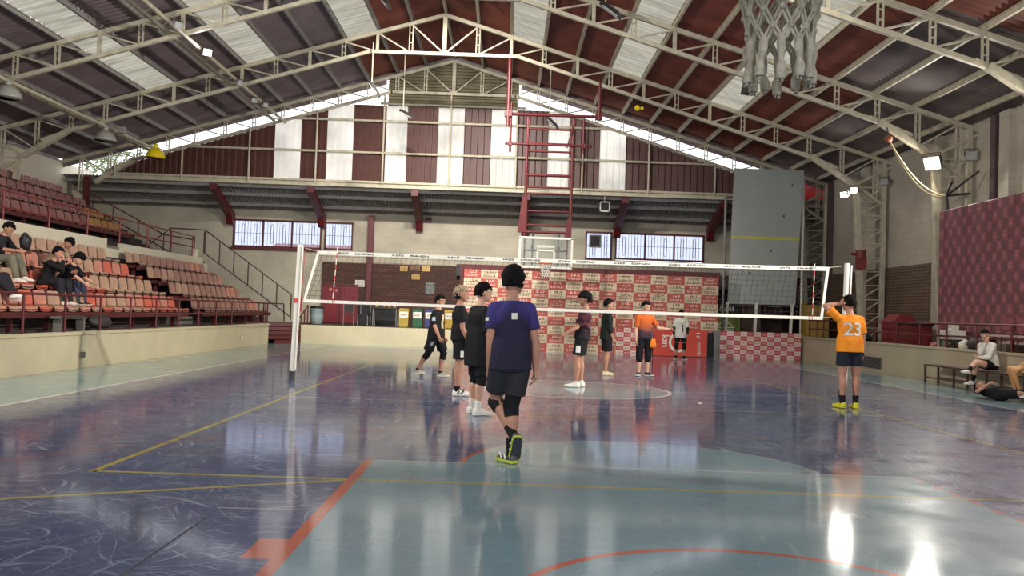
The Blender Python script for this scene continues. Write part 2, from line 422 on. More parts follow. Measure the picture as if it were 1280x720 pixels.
stripe((-4.5, -3), (4.5, -3), 0.05, 0.005, 'f_cream'); stripe((-4.5, 3), (4.5, 3), 0.05, 0.005, 'f_cream')
for s in (-1, 1):
    for k in range(8):
        for y in (-3, 3): stripe((s * (4.55 + k * 0.24), y), (s * (4.68 + k * 0.24), y), 0.05, 0.005, 'f_cream')
stripe((-2.45, -14), (-2.45, -8.12), 0.085, 0.006, 'f_orange')
for k in range(14): stripe((2.45, -8.2 - k * 0.3), (2.45, -8.34 - k * 0.3), 0.05, 0.006, 'f_orange')
stripe((-2.42, -8.14), (2.45, -8.14), 0.035, 0.006, 'f_cream')
quad(-2.66, -2.42, -11.24, -10.84, 0.0055, 'f_orange')
arc((0, -8.15), 1.62, 0.045, 0.006, 'f_orange', 150, 178, 20)
arc((0, -8.15), 1.62, 0.025, 0.006, 'f_cream', 0, 150, 60)
arc((0, -12.05), 1.27, 0.055, 0.006, 'f_orange', 0, 180, 48)
arc((0, -12.1), 6.4, 0.05, 0.006, 'f_rust', 8, 172, 90, 7)
arc((0, 12.1), 6.4, 0.05, 0.006, 'f_rust', 188, 352, 90, 7)
stripe((-3.13, -10.4), (-3.13, -14), 0.016, 0.006, 'f_crack')
stripe((-3.15, -10.12), (-2.62, -10.11), 0.02, 0.006, 'f_cream')
stripe((1.9, -2.1), (2.0, -1.7), 0.06, 0.006, 'f_white')
struct('floor', fl, [M[k] for k in FM])

# ================================================================== LOW WALLS ROUND THE COURT
w = MB(); w.prism([(-9.55, 0), (-9.75, 0), (-9.75, 0.7), (-9.55, 0.7)], 'y', YB, 14.2); w.bx(-9.78, -9.5, YB, 14.2, 0.66, 0.71)
struct('wall_court_left', w, M['cream_wall'])
w = MB(); w.bx(-8.72, 9.55, 15.5, 15.7, 0, 0.68)
struct('wall_court_back', w, M['cream_wall'])
w = MB(); w.bx(9.55, 9.75, YB, 15.4, 0, 0.86); w.bx(9.5, 9.8, YB, 15.4, 0.82, 0.87)
struct('wall_court_right', w, mat('worn_cream_plaster', (186, 172, 146), 0.8, var=0.1, scale=1.0, bump=0.2))
# platforms behind the low walls
p = MB(); p.bx(-8.72, 12.2, 15.7, 20.6, 0.0, 0.68); p.bx(9.75, 12.2, YB, 15.7, 0.0, 0.8)
struct('floor_platform', p, M['concrete_dark'])
p = MB()
for k in range(5):
    p.prism([(-9.35 - 0.32 * k, 14.25 + 0.05 * k), (-8.72, 15.5), (-8.72, 17.2), (-9.35 - 0.32 * k, 17.2)], 'z', 0.0 if k == 0 else 0.15 * k, 0.15 * (k + 1) - 0.02)
struct('floor_ramp', p, M['dark_red'])
# little wall vent on the court side
m_ = MB(); m_.bx(9.53, 9.56, 8.55, 9.95, 0.1, 0.44)
for k in range(7): m_.box((9.515, 9.25, 0.14 + k * 0.045), (0.02, 1.3, 0.02), 1)
thing('wall_vent', m_, [M['grey'], M['dark_grey']], (9.53, 9.25, 0.1), 'grey louvred vent panel set low in the cream court wall behind the orange shirted player', 'vent')

# ================================================================== STAND TIERS (concrete steps under the seats)
ROWS = [(-10.25 - 0.67 * k, 1.15 + 0.437 * k) for k in range(4)]          # x of pan front, z of pan
UPPER = [(-15.77 - 0.65 * k, 3.92 + 0.44 * k) for k in range(4)]
prof = [(-9.75, 0.0), (-9.75, 0.68)]
for k, (x, z) in enumerate(ROWS):
    prof += [(x - 0.05, z - 0.45 if k else 0.68), (x - 0.05, z - 0.08)] if k == 0 else [(x + 0.02, prof[-1][1]), (x + 0.02, z - 0.40)]
prof = [(-9.75, 0.0), (-9.75, 0.66), (-10.5, 0.66), (-10.5, 0.72)]
for k, (x, z) in enumerate(ROWS[1:]):
    prof += [(x + 0.06, prof[-1][1]), (x + 0.06, z - 0.43)]
prof += [(-12.9, prof[-1][1]), (-12.9, 2.6), (-13.1, 2.6), (-13.1, 2.95), (-15.35, 2.95), (-15.35, 3.45)]
for k, (x, z) in enumerate(UPPER[1:]):
    prof += [(x + 0.1, prof[-1][1]), (x + 0.1, z - 0.45)]
prof += [(-19.0, prof[-1][1]), (-19.0, 0.0)]
t = MB(); t.prism(prof, 'y', -6.0, 17.1); struct('floor_stand_tiers', t, M['concrete_dark'])
# aisle steps (half-height steps between the tiers)
a = MB()
zz = [0.72] + [z - 0.43 for x, z in ROWS[1:]]
for k, (x, z) in enumerate(ROWS[1:]):
    a.bx(x + 0.06, x + 0.38, 8.45, 9.6, zz[k] - 0.02, (zz[k] + zz[k + 1]) / 2)
struct('floor_aisle_steps', a, M['concrete'])
# cream parapet of the upper tier
a = MB(); a.bx(-13.05, -12.9, -6, 9.0, 2.58, 3.12); a.bx(-13.05, -12.9, 10.0, 16.9, 2.58, 3.06)
a.bx(-13.05, -12.9, 9.0, 10.0, 2.58, 2.86)
a.bx(-13.05, -12.9, 16.9, 17.4, 2.5, 2.86)
struct('wall_parapet', a, M['parapet'])
a = MB(); a.bx(-13.3, -12.98, 9.0, 9.95, 2.86, 2.95); struct('trim_parapet_gap', a, M['concrete'])
# stairs at the end of the stand
a = MB()
for k in range(12):
    x = -9.6 - k * 0.31; a.bx(x - 0.31, x, 17.15, 18.2, 0.0, 0.68 + max(0, 0.2 * (k - 3)))
a.bx(-14.6, -13.3, 17.15, 18.2, 0.0, 3.0)
for k in range(12):
    x = -14.6 - k * 0.3; a.bx(x - 0.3, x, 17.15, 18.2, 0.0, 3.0 + 0.19 * k)
struct('floor_end_stairs', a, M['concrete_dark'])

# ================================================================== WALLS
w = MB(); w.bx(-19.4, -19.1, YB, 20.8, 0, 6.75); struct('wall_left', w, M['parapet'])
w = MB(); w.bx(11.6, 11.85, YB, 20.8, 0, 7.1)
struct('wall_right', w, M['wall_white_y'])
w = MB(); w.bx(11.52, 11.62, YB, 20.6, 0.8, 3.3); struct('wall_right_wainscot', w, M['brick_y'])
w = MB()
for y in (9.3, 5.9, 0.6, -4.7, 14.6): w.bx(11.4, 11.6, y - 0.22, y + 0.22, 0.8, 7.0)
struct('wall_right_pilasters', w, M['wall_white_y'])
w = MB()
for y in (6.45, 1.15, 17.9): w.bx(11.42, 11.6, y - 0.12, y + 0.12, 0.8, 7.0)
struct('trim_right_posts', w, mat('dull_purple_post_paint', (88, 66, 72), 0.6))
# back wall with its four window openings
w = MB(); y0, y1 = 20.6, 20.8
w.bx(-19.4, 11.9, y0, y1, 0, 3.78); w.bx(-19.4, 11.9, y0, y1, 4.95, 5.45)
for x0, x1 in ((-19.4, -12.95), (-9.25, -9.06), (-7.91, 2.09), (3.16, 3.36), (7.11, 11.9)): w.bx(x0, x1, y0, y1, 3.78, 4.95)
struct('wall_back', w, M['wall_white_x'])
w = MB(); w.bx(-9.1, 11.4, 20.46, 20.6, 0.68, 3.27); struct('wall_back_wainscot', w, M['brick_x'])
w = MB(); w.bx(-7.2, -6.98, 20.3, 20.6, 0.68, 5.3)
struct('trim_back_column', w, M['red_steel'])
w = MB(); w.bx(-3.4, 6.6, 20.2, 20.46, 2.85, 3.35); struct('trim_back_shelf', w, M['dark_grey'])

def window(i, x0, x1, z0, z1, n, tone):
    fr = MB(); y = 20.62
    for z in (z0, z1): fr.bx(x0 - 0.04, x1 + 0.04, y - 0.05, y + 0.06, z - 0.04, z + 0.04)
    for k in range(n + 1):
        x = x0 + (x1 - x0) * k / n; fr.bx(x - 0.035, x + 0.035, y - 0.05, y + 0.06, z0, z1)
    o = fr.build('window_%d' % i, M['dark_red']); tag(o, kind='structure')
    if tone:
        s = MB(); s.bx(x0 - 0.1, x1 + 0.1, y - 0.12, y - 0.02, z0 - 0.14, z0 - 0.03); s.build('window_sill', M['dark_red'], o)
    for k in range(n):
        a = x0 + (x1 - x0) * k / n + 0.035; b = x0 + (x1 - x0) * (k + 1) / n - 0.035
        g = MB(); g.bx(a, b, y + 0.045, y + 0.055, z0 + 0.03, z1 - 0.03); g.build('pane', M['glass'], o)
        gr = MB(); nb = 9 if b - a > 1.0 else 8
        for j in range(1, nb):
            x = a + (b - a) * j / nb
            gr.tube([(x, y + 0.1, z0), (x, y + 0.1, z1)], 0.009, 5)
        gr.tube([(a, y + 0.1, (z0 + z1) / 2 + 0.02), (b, y + 0.1, (z0 + z1) / 2 + 0.02)], 0.009, 5)
        for j in (2, 6):
            x = a + (b - a) * (j + 0.5) / nb; ww = (b - a) / nb * 0.8; za, zb = z0 + 0.15, z1 - 0.13
            gr.tube([(x - ww / 2, y + 0.1, za + 0.08), (x - ww / 2, y + 0.1, zb - 0.08), (x, y + 0.1, zb), (x + ww / 2, y + 0.1, zb - 0.08), (x + ww / 2, y + 0.1, za + 0.08), (x, y + 0.1, za), (x - ww / 2, y + 0.1, za + 0.08)], 0.012, 5)
        gr.build('grille', M['grey'], o)
    return o
window(1, -12.95, -9.25, 3.83, 4.95, 3, True)
window(2, -9.06, -7.91, 3.83, 4.95, 1, False)
window(3, 2.09, 3.16, 3.80, 4.93, 1, False)
window(4, 3.36, 7.11, 3.84, 4.93, 3, False)

# ================================================================== GABLE
RX, RZ, SL = -3.63, 11.5, 0.297
def roof_z(x): return RZ - SL * abs(x - RX)
def chord_z(x):
    d = abs(x - RX)
    if d < 2.5: return 10.03
    return 10.03 - (d - 2.5) * 0.306
GY = 18.1
WHITE = [(-10.77, -9.75), (-8.63, -7.61), (-6.43, -5.41), (-4.22, -3.2), (-2.05, -1.02), (0.1, 1.09), (2.24, 3.26)]
g = MB(); x = -17.4; step = 0.085; k = 0; prev = None
while x <= 9.6:
    d = 0.03 if k % 4 in (1, 2) else 0.0
    cur = (x, GY + 0.1 - d, min(9.5, chord_z(x) - 0.05), 1 if any(a - 0.04 <= x <= b - 0.04 for a, b in WHITE) else 0)
    if prev and cur[2] > 6.3:
        top0, top1 = max(prev[2], 6.3), max(cur[2], 6.3)
        g.add([(prev[0], prev[1], 6.3), (cur[0], cur[1], 6.3), (cur[0], cur[1], top1), (prev[0], prev[1], top0)], [(0, 1, 2, 3)], prev[3])
    prev = cur; x += (0.2, 0.015, 0.03, 0.015)[k % 4]; k += 1
struct('wall_gable', g, [M['gable_brown'], M['gable_white']])
# louvred top of the gable
lv = MB(); z = 9.55
while z < 11.35:
    hw = 2.62 if z < 10.62 else max(0.1, (RZ - 0.05 - z) / SL)
    lv.beam((RX - min(hw, 2.62), GY + 0.12, z), (RX + min(hw, 2.62), GY + 0.12, z), 0.03, 0.15, 0, (0, 0.6, 0.8)); z += 0.135
lv.prism([(RX - 2.62, 9.5), (RX + 2.62, 9.5), (RX + 2.62, 10.65), (RX, RZ - 0.05), (RX - 2.62, 10.65)], 'y', GY + 0.2, GY + 0.23, 1)
fa = MB()
for s in (-1, 1):
    fa.prism([(RX + s * 2.7, roof_z(RX + s * 2.7) + 0.1), (RX + s * 15.5, roof_z(RX + s * 15.5) + 0.1), (RX + s * 15.5, roof_z(RX + s * 15.5) - 0.34), (RX + s * 2.7, roof_z(RX + s * 2.7) - 0.34)], 'y', 18.2, 18.26)
for s in (-1, 1):
    fa.prism([(RX, RZ + 0.12), (RX + s * 2.72, roof_z(RX + 2.72) + 0.12), (RX + s * 2.72, roof_z(RX + 2.72) - 0.1), (RX, RZ - 0.1)], 'y', 18.2, 18.26)
struct('trim_gable_fascia', fa, M['wine_hazed'])
struct('wall_gable_louvres', lv, [M['louvre'], M['dark_grey']])
# bottom beam and girts of the gable
b = MB(); b.bx(-17.4, 7.75, GY - 0.1, GY + 0.12, 6.16, 6.28); b.bx(-17.4, 7.75, GY - 0.08, GY + 0.1, 6.34, 6.42); b.bx(-17.4, 7.75, GY, GY + 0.1, 6.28, 6.34)
struct('beam_gable', b, M['cream_steel'])
i = 0
for z, lim in ((7.56, 0), (8.84, 0), (9.55, 1)):
    hw = 2.9 if lim else (10.03 - z) / 0.306 + 2.5
    b = MB(); b.tube([(RX - hw, GY - 0.03, z), (min(RX + hw, 9.0), GY - 0.03, z)], 0.05, 8)
    thing('gable_girt', b, M['cream_steel'], (RX, GY - 0.03, z), 'cream steel pipe running level across the striped gable, %s one up' % ORD[i], 'pipe', 'level pipes across the gable'); i += 1
i = 0
for k in range(-5, 5):
    x = RX - 0.07 + 2.65 * k
    if x > 7.6: continue
    b = MB(); b.tube([(x, GY - 0.1, 6.25), (x, GY - 0.1, chord_z(x))], 0.04, 8)
    thing('gable_post', b, M['cream_steel'], (x, GY - 0.1, 6.25), 'thin cream upright post on the striped gable, %s counting from the seating stand' % ORD[i], 'post', 'upright posts on the gable'); i += 1
# lean-to roof behind the gable
l = MB(); x = -19.2; k = 0; prev = None
while x < 11.9:
    d = 0.02 if k % 2 else -0.02
    if prev: l.add([(prev[0], GY + 0.1, 6.31 + prev[1]), (x, GY + 0.1, 6.31 + d), (x, 20.75, 5.36 + d), (prev[0], 20.75, 5.36 + prev[1])], [(0, 1, 2, 3)])
    prev = (x, d); x += 0.07; k += 1
struct('ceiling_lean_to', l, M['lean_sheet'])
for n_, f in ((0, 0.3), (1, 0.64), (2, 0.02)):
    y = GY + 0.18 + (20.6 - GY) * f; z = 6.12 - 0.368 * (y - 18.1) + 0.165
    b = MB(); b.bx(-19.1, 11.6, y - 0.05, y + 0.05, z - 0.16, z - 0.04)
    thing('lean_to_purlin', b, M['grey_steel'], (-4, y, z - 0.1), ['long grey purlin under the lean-to roof, middle one', 'long grey purlin under the lean-to roof, beside the window wall', 'long grey purlin under the lean-to roof, along the gable beam'][n_], 'roof beam', 'purlins under the lean-to roof')
for k, x in enumerate((-13.06, -9.19, -5.04, -0.57, 3.37, 7.33)):
    b = MB(); b.prism([(18.1, 6.12), (18.1, 5.9), (20.1, 5.08), (20.35, 4.72), (20.6, 4.72), (20.6, 5.2)], 'x', x - 0.14, x + 0.14)
    thing('lean_to_rafter', b, M['red_steel'], (x, 20.5, 4.72), 'dark red sloping rafter bracket under the lean-to roof, %s from the seating stand' % ORD[k], 'rafter', 'red rafters under the lean-to roof')
b = MB(); b.bx(-18.12, -17.9, 17.95, 18.08, 4.4, 6.2); thing('corner_post', b, M['dark_red'], (-18, 18, 4.4), 'short dark red post at the top corner of the upper stand by the gable beam', 'post')
# dark end of the lean-to near the right corner and red outdoor sheet seen through the opening
w = MB(); w.bx(10.05, 11.5, 18.5, 18.55, 6.22, 7.0); thing('outdoor_sheet', w, mat('bright_red_sheet', (242, 84, 84), 0.5), (10.6, 18.5, 6.22), 'small bright red sheet seen through the gap above the grey board', 'panel')

# ================================================================== ROOF
PK = 1.13
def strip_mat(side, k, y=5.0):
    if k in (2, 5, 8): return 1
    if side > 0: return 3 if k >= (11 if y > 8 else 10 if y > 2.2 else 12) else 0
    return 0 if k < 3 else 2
rf = MB()
for side in (-1, 1):
    for k in range(14):
        x0 = RX + side * PK * k; x1 = RX + side * PK * (k + 1)
        mi = strip_mat(side, k); y = YB; j = 0; prev = None
        while y < 18.45:
            d = 0.034 if j % 2 else -0.034
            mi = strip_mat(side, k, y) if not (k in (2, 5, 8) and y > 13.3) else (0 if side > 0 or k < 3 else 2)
            if prev: rf.add([(x0, prev[0], roof_z(x0) + 0.1 + prev[1]), (x1, prev[0], roof_z(x1) + 0.1 + prev[1]), (x1, y, roof_z(x1) + 0.1 + d), (x0, y, roof_z(x0) + 0.1 + d)], [(0, 1, 2, 3)], mi)
            prev = (y, d); y += 0.11 if mi != 1 else 0.13; j += 1
struct('ceiling', rf, [M['wine'], M['skylight'], M['wine_hazed'], M['grey_sheet']])
for side in (-1, 1):
    for k in range(0 if side > 0 else 1, 15):
        x = RX + side * PK * k; z = roof_z(x)
        if k == 14: x -= side * 0.15
        b = MB(); b.bx(x - 0.035, x + 0.035, -9.0, 18.4, z - 0.06, z + 0.07); b.bx(x - 0.06, x + 0.06, -9.0, 18.4, z + 0.05, z + 0.075)
        lab = 'cream steel roof purlin along the ridge' if k == 0 else 'long cream roof purlin, %s out from the ridge on the %s slope' % (ORD[k - 1], 'seating stand' if side < 0 else 'floodlight')
        thing('roof_purlin', b, M['cream_steel'] if side > 0 else M['grey_steel'], (x, 5, z), lab, 'roof beam', 'roof purlins')

# ================================================================== TRUSSES
def truss(y, label, gable=False, sym=True):
    root = empty('roof_truss', (RX, y, 0), label, 'roof truss', 'steel roof trusses')
    cs, gs = M['cream_steel'], M['grey_steel']
    P = lambda n, mb, m=cs: part(n, mb, m, root, False)
    q = MB()
    for s in (-1, 1): q.beam((RX, y, RZ - 0.14), (RX + s * 15.6, y, roof_z(RX + s * 15.6) - 0.14), 0.1, 0.12)
    P('top_chord', q)
    q = MB(); q.beam((RX - 2.5, y, 10.03), (RX + 2.5, y, 10.03), 0.1, 0.11)
    for s in (-1, 1):
        hx = RX + s * 12.5
        q.beam((RX + s * 2.45, y, 10.04), (hx, y, chord_z(hx)), 0.1, 0.11)
    P('bottom_chord', q)
    for s in (-1, 1):
        hx = RX + s * 12.5; cx_ = RX + s * 14.1
        q = MB(); q.beam((hx, y, chord_z(hx) + 0.02), (cx_, y, 6.0), 0.18, 0.16); q.beam((hx - s * 0.3, y, chord_z(hx) + 0.12), (hx + s * 0.9, y, 6.62), 0.14, 0.1)
        P('haunch', q)
    for k in range(0, 14):
        for s in ((-1, 1) if k else (1,)):
            x = RX + s * PK * k; zt = roof_z(x) - 0.16
            zb = chord_z(x) if abs(x - RX) <= 12.5 else chord_z(RX + s * 12.5) - (abs(x - RX) - 12.5) * 0.62
            if zt - zb < 0.1: continue
            q = MB()
            if k == 0: q.bx(x - 0.07, x + 0.07, y - 0.04, y + 0.04, zb, zt)
            elif k < 9 and gable is False and k % 2 == 0:
                q.bx(x - 0.05, x + 0.05, y - 0.03, y + 0.03, zb, zt)
            else:
                for dx in (-0.055, 0.055): q.bx(x + dx - 0.018, x + dx + 0.018, y - 0.03, y + 0.03, zb, zt)
                for f in (0.35, 0.7): q.bx(x - 0.06, x + 0.06, y - 0.02, y + 0.02, zb + (zt - zb) * f - 0.015, zb + (zt - zb) * f + 0.015)
            P('web_post', q)
            if k < 13:
                xn = RX + s * PK * (k + 1); zn = roof_z(xn) - 0.16
                zbn = chord_z(xn) if abs(xn - RX) <= 12.5 else 6.6
                q = MB()
                if k == 0:
                    q.beam((x, y, zb), (xn, y, zn), 0.05, 0.05); q2 = MB(); q2.beam((RX - 0, y, zb), (RX - PK, y, roof_z(RX - PK) - 0.16), 0.05, 0.05); P('web_brace', q2)
                else: q.beam((x, y, zb), (xn, y, zn), 0.045, 0.045)
                P('web_brace', q)
    for s in (-1, 1):
        if gable and s < 0: continue
        xi = RX + s * 14.05; xb = RX + s * 14.35; xo = RX + s * 15.0
        zb = 0.8 if s > 0 else 4.4
        q = MB(); q.beam((xi, y, 6.1), (xb, y, zb), 0.2, 0.12); col = P('column_leg', q)
        q = MB(); q.beam((xo, y, 6.9), (xo, y, zb), 0.14, 0.12); P('column_leg', q)
        q = MB(); n = 11 if s > 0 else 4
        for k in range(n):
            f0, f1 = k / n, (k + 1) / n
            za, zc = 6.0 + (zb - 6.0) * f0, 6.0 + (zb - 6.0) * f1
            xa, xc = xi + (xb - xi) * f0, xi + (xb - xi) * f1
            q.beam((xa, y, za), (xo, y, za), 0.04, 0.04); q.beam((xo, y, za), (xc, y, zc), 0.04, 0.04)
        P('column_lacing', q)
        q = MB(); q.beam((xi, y, 6.05), (xo, y, 5.4), 0.1, 0.1); q.beam((xi, y, 6.1), (RX + s * 15.3, y, 6.75), 0.08, 0.08); P('knee_brace', q)
    return root
TY = [12.8, 7.5, 2.2, -3.1, -8.4, -13.7]
tr = None
for i, y in enumerate(TY):
    lab = 'cream steel pitched roof truss, %s in line out from the striped gable' % ORD[i]
    if tr is None: tr = truss(y, lab)
    else:
        c = copy_tree(tr); c.location.y = y; c['label'] = lab
truss(18.1, 'cream steel roof truss standing against the striped gable wall', True)
# long tie beams under the trusses along the seating side
for x, lab in ((-10.3, 'long pale double tie beam under the trusses carrying the small floodlights'), (-15.0, 'long pale double tie beam under the trusses carrying the bell lamps')):
    z = chord_z(x) + 0.0
    root = empty('tie_beam', (x, 5, z), lab, 'roof beam')
    for dx, dz in ((0, 0.0), (-0.45, 0.06)):
        q = MB(); q.tube([(x + dx, -9, z - 0.1 + dz), (x + dx, 18.1, z - 0.1 + dz)], 0.06, 8); part('chord', q, M['cream_steel'], root, False)
    q = MB()
    for k in range(25): q.beam((x, -8.5 + k * 1.06, z - 0.1), (x - 0.45, -7.97 + k * 1.06, z - 0.04), 0.025, 0.025)
    part('lacing', q, M['cream_steel'], root, False)
# ================================================================== SEATS
SEATM = {
 'salmon': mat('salmon_seat_plastic', (190, 128, 110), 0.5, var=0.12),
 'tan': mat('tan_faded_seat_plastic', (176, 142, 120), 0.5, var=0.12),
 'orange-red': mat('orange_red_seat_plastic', (196, 98, 80), 0.45, var=0.08),
 'brown-pink': mat('brown_pink_seat_plastic', (160, 120, 106), 0.5, var=0.12),
 'wine': mat('wine_seat_plastic', (144, 98, 96), 0.5, var=0.12),
 'mauve': mat('mauve_seat_plastic', (156, 110, 106), 0.5, var=0.12),
 'mustard': mat('mustard_seat_plastic', (176, 134, 86), 0.5, var=0.1)}
def seat_mesh():
    mb = MB()
    prof = [(0.03, -0.05), (0.03, -0.005), (-0.02, 0.015), (-0.2, -0.005), (-0.32, 0.0), (-0.375, 0.05), (-0.405, 0.16), (-0.43, 0.28), (-0.447, 0.34), (-0.46, 0.35)]
    wid = [0.215, 0.23, 0.24, 0.245, 0.24, 0.235, 0.24, 0.232, 0.20, 0.17]
    us = [-1, -0.8, -0.4, 0, 0.4, 0.8, 1]
    for lay in (0, 1):
        vv = []
        for (x, z), wd in zip(prof, wid):
            for u in us:
                e = (abs(u) ** 3) * 0.022
                back = z > 0.1
                vv.append((x + (e if back else 0) - 0.012 * lay * (1 if back else 0), u * wd, z + (0 if back else e) - 0.014 * lay * (0 if back else 1)))
        n = len(us)
        mb.add(vv, [(i * n + j, i * n + j + 1, (i + 1) * n + j + 1, (i + 1) * n + j) for i in range(len(prof) - 1) for j in range(n - 1)], 0, True)
    return mb
SEAT = seat_mesh().build('bleacher_seat', SEATM['salmon'])
first_seat = [True]
def place_seat(x, y, z, color, label, group):
    if first_seat[0]: o = SEAT; first_seat[0] = False
    else: o = SEAT.copy(); COL.objects.link(o)
    o.location = (x, y, z)
    o.material_slots[0].link = 'OBJECT'; o.material_slots[0].material = SEATM[color]
    tag(o, label, 'seat', group)
rnd = random.Random(11)
RN = ['front', 'second', 'third', 'fourth']
PITCHS = 0.52
EMPTY_SPOTS = set()
BENCH = []
def seat_row(x, z, y0, y1, deck, r, block, pick, skip=()):
    n = int((y1 - y0) / PITCHS)
    for i in range(n):
        if i in skip: continue
        yy = (y1 - PITCHS * (i + 0.5)) if block == 'near' else (y0 + PITCHS * (i + 0.5))
        c = pick(i)
        where = '%s from aisle, %s row of lower stand, %s' % (ORD[i], RN[r], 'camera block' if block == 'near' else 'gable block') if deck == 0 \
            else '%s from the stair end, %s row of upper stand' % (ORD[i], RN[r])
        place_seat(x, yy, z, c, '%s shell seat, %s' % (c, where), '%s stand seats, %s row' % ('lower' if deck == 0 else 'upper', RN[r]))
    b = MB(); b.bx(x - 0.30, x - 0.08, y0, y1, z - 0.13, z - 0.05)
    b.bx(x - 0.04, x + 0.015, y0, y1, z - 0.19, z - 0.075)
    kk = y0 + 0.2
    while kk < y1: b.bx(x - 0.25, x - 0.15, kk - 0.03, kk + 0.03, z - 0.45, z - 0.13); b.bx(x - 0.2, x + 0.02, kk - 0.02, kk + 0.02, z - 0.13, z - 0.09); kk += 1.3
    lab = ('dark red bench rail under %s row of lower stand seats, %s' % (RN[r], 'camera block' if block == 'near' else 'gable block')) if deck == 0 else 'dark red steel bench rail under the %s row of upper stand seats' % RN[r]
    thing('bench_rail', b, M['dark_red'], (x, y0, z - 0.45), lab, 'bench', 'bench rails under the stand seats')
for r, (x, z) in enumerate(ROWS):
    pk = [lambda i: rnd.choice(['salmon', 'tan', 'salmon', 'orange-red', 'salmon', 'tan']),
          lambda i: 'tan' if i in (0, 1, 2, 3, 4, 5) else rnd.choice(['orange-red', 'orange-red', 'salmon', 'tan']),
          lambda i: 'orange-red' if i in (0, 2) else rnd.choice(['salmon', 'tan', 'tan', 'salmon']),
          lambda i: rnd.choice(['tan', 'tan', 'brown-pink', 'tan'])][r]
    seat_row(x, z, [-1.46, 0.1, 1.14, 1.66][r], 8.42, 0, r, 'near', pk)
    seat_row(x, z, 9.65, 16.93, 0, r, 'far', lambda i: rnd.choice(['brown-pink', 'brown-pink', 'tan', 'brown-pink']) if i < 10 else rnd.choice(['brown-pink', 'salmon']))
for r, (x, z) in enumerate(UPPER):
    seat_row(x, z, [3.4, 4.44, 5.48, 6.52][r], [17.0, 17.0, 16.9, 16.4][r], 1, r, 'near',
             (lambda i: 'mustard' if i < (5 if r == 0 else 3 if r == 1 else 0) else rnd.choice(['wine', 'mauve', 'wine'])))

# ================================================================== RAILINGS
def railing(name, pts_posts, rails, m, label, r=0.025, cat='railing'):
    """pts_posts: list of (base, top); rails: list of point lists"""
    base = V(pts_posts[0][0]); root = empty(name, base, label, cat)
    for b_, t_ in pts_posts:
        q = MB(); q.tube([b_, t_], r, 8); part('post', q, m, root, False)
    for rl in rails:
        q = MB(); q.tube(rl, r * 0.95, 8); part('rail', q, m, root, False)
    return root
X0 = -9.65
posts = [((X0, y, 0.7), (X0, y, 1.42)) for y in [-5.2 + 1.42 * k for k in range(14)] + [14.1]]
railing('court_railing', posts, [[(X0, -5.5, 1.42), (X0, 14.1, 1.42)], [(X0, -5.5, 1.06), (X0, 14.1, 1.06)]], M['red_steel'], 'long red steel railing on top of the cream wall before the seating stand')
q = [(-13.0, y) for y in [-2.0 + 2.0 * k for k in range(10)]]
railing('upper_railing', [((x, y, 3.06), (x, y, 3.82)) for x, y in q], [[(-13.0, -2.5, 3.82), (-13.0, 16.2, 3.82), (-13.0, 16.2, 3.2)], [(-13.0, -2.5, 3.42), (-13.0, 16.2, 3.42)]], M['rail_red'], 'maroon pipe railing along the cream parapet of the upper stand')
hp = []
for k in range(7):
    f = k / 6; x = -9.55 - 3.4 * f; z = 1.79 + 2.37 * f; hp.append(((x, 17.2, z - (0.9 if k else 1.0)), (x, 17.2, z)))
hp += [((-14.3, 17.2, 2.9), (-14.3, 17.2, 4.17))]
railing('stair_railing', hp, [[(-9.55, 17.2, 0.8), (-9.55, 17.2, 1.79), (-12.98, 17.2, 4.17), (-14.3, 17.2, 4.2), (-15.1, 17.2, 3.55)], [(-9.55, 17.2, 0.92), (-13.0, 17.2, 3.3), (-13.0, 17.2, 4.1)]],
        mat('dark_brown_rail_paint', (58, 34, 32), 0.5), 'dark stair railing climbing the end of the lower stand beside the back wall')
railing('stair_railing', [((-14.6, 17.3, 3.2), (-14.6, 17.3, 3.95)), ((-15.6, 17.3, 3.7), (-15.6, 17.3, 4.5)), ((-16.6, 17.3, 4.3), (-16.6, 17.3, 4.95)), ((-17.4, 17.3, 4.7), (-17.4, 17.3, 5.4))],
        [[(-13.4, 17.3, 3.78), (-14.6, 17.3, 3.95), (-17.4, 17.3, 5.4)], [(-14.4, 17.3, 3.3), (-17.4, 17.3, 4.9)]], M['dark_red'], 'dark stair railing climbing beside the upper stand seats')
railing('end_railing', [((-9.75, 14.2, 0.7), (-9.75, 14.2, 1.4)), ((-10.4, 17.05, 0.72), (-10.4, 17.05, 1.4))], [[(-9.65, 14.1, 1.42), (-9.75, 16.9, 1.42), (-9.75, 17.05, 0.75)]], M['dark_red'], 'short dark railing closing the walkway at the end of the cream wall')
railing('ramp_railing', [((-8.75, 15.6, 0.68), (-8.75, 15.6, 1.05)), ((-8.75, 16.1, 0.68), (-8.75, 16.1, 1.25)), ((-8.75, 16.6, 0.68), (-8.75, 16.6, 1.4))], [[(-8.75, 15.4, 0.95), (-8.75, 16.6, 1.4)]], M['red_steel'], 'short red handrail beside the ramp up to the bin platform')
XR = 9.65
posts = [((XR, y, 0.86), (XR, y, 1.46)) for y in [-1.6 + 1.36 * k for k in range(13)]]
railing('court_railing', posts, [[(XR, -2.5, 1.46), (XR, 14.8, 1.46)], [(XR, -2.5, 1.16), (XR, 14.8, 1.16)]], M['red_steel'], 'maroon railing on the low wall behind the bench with the seated woman')

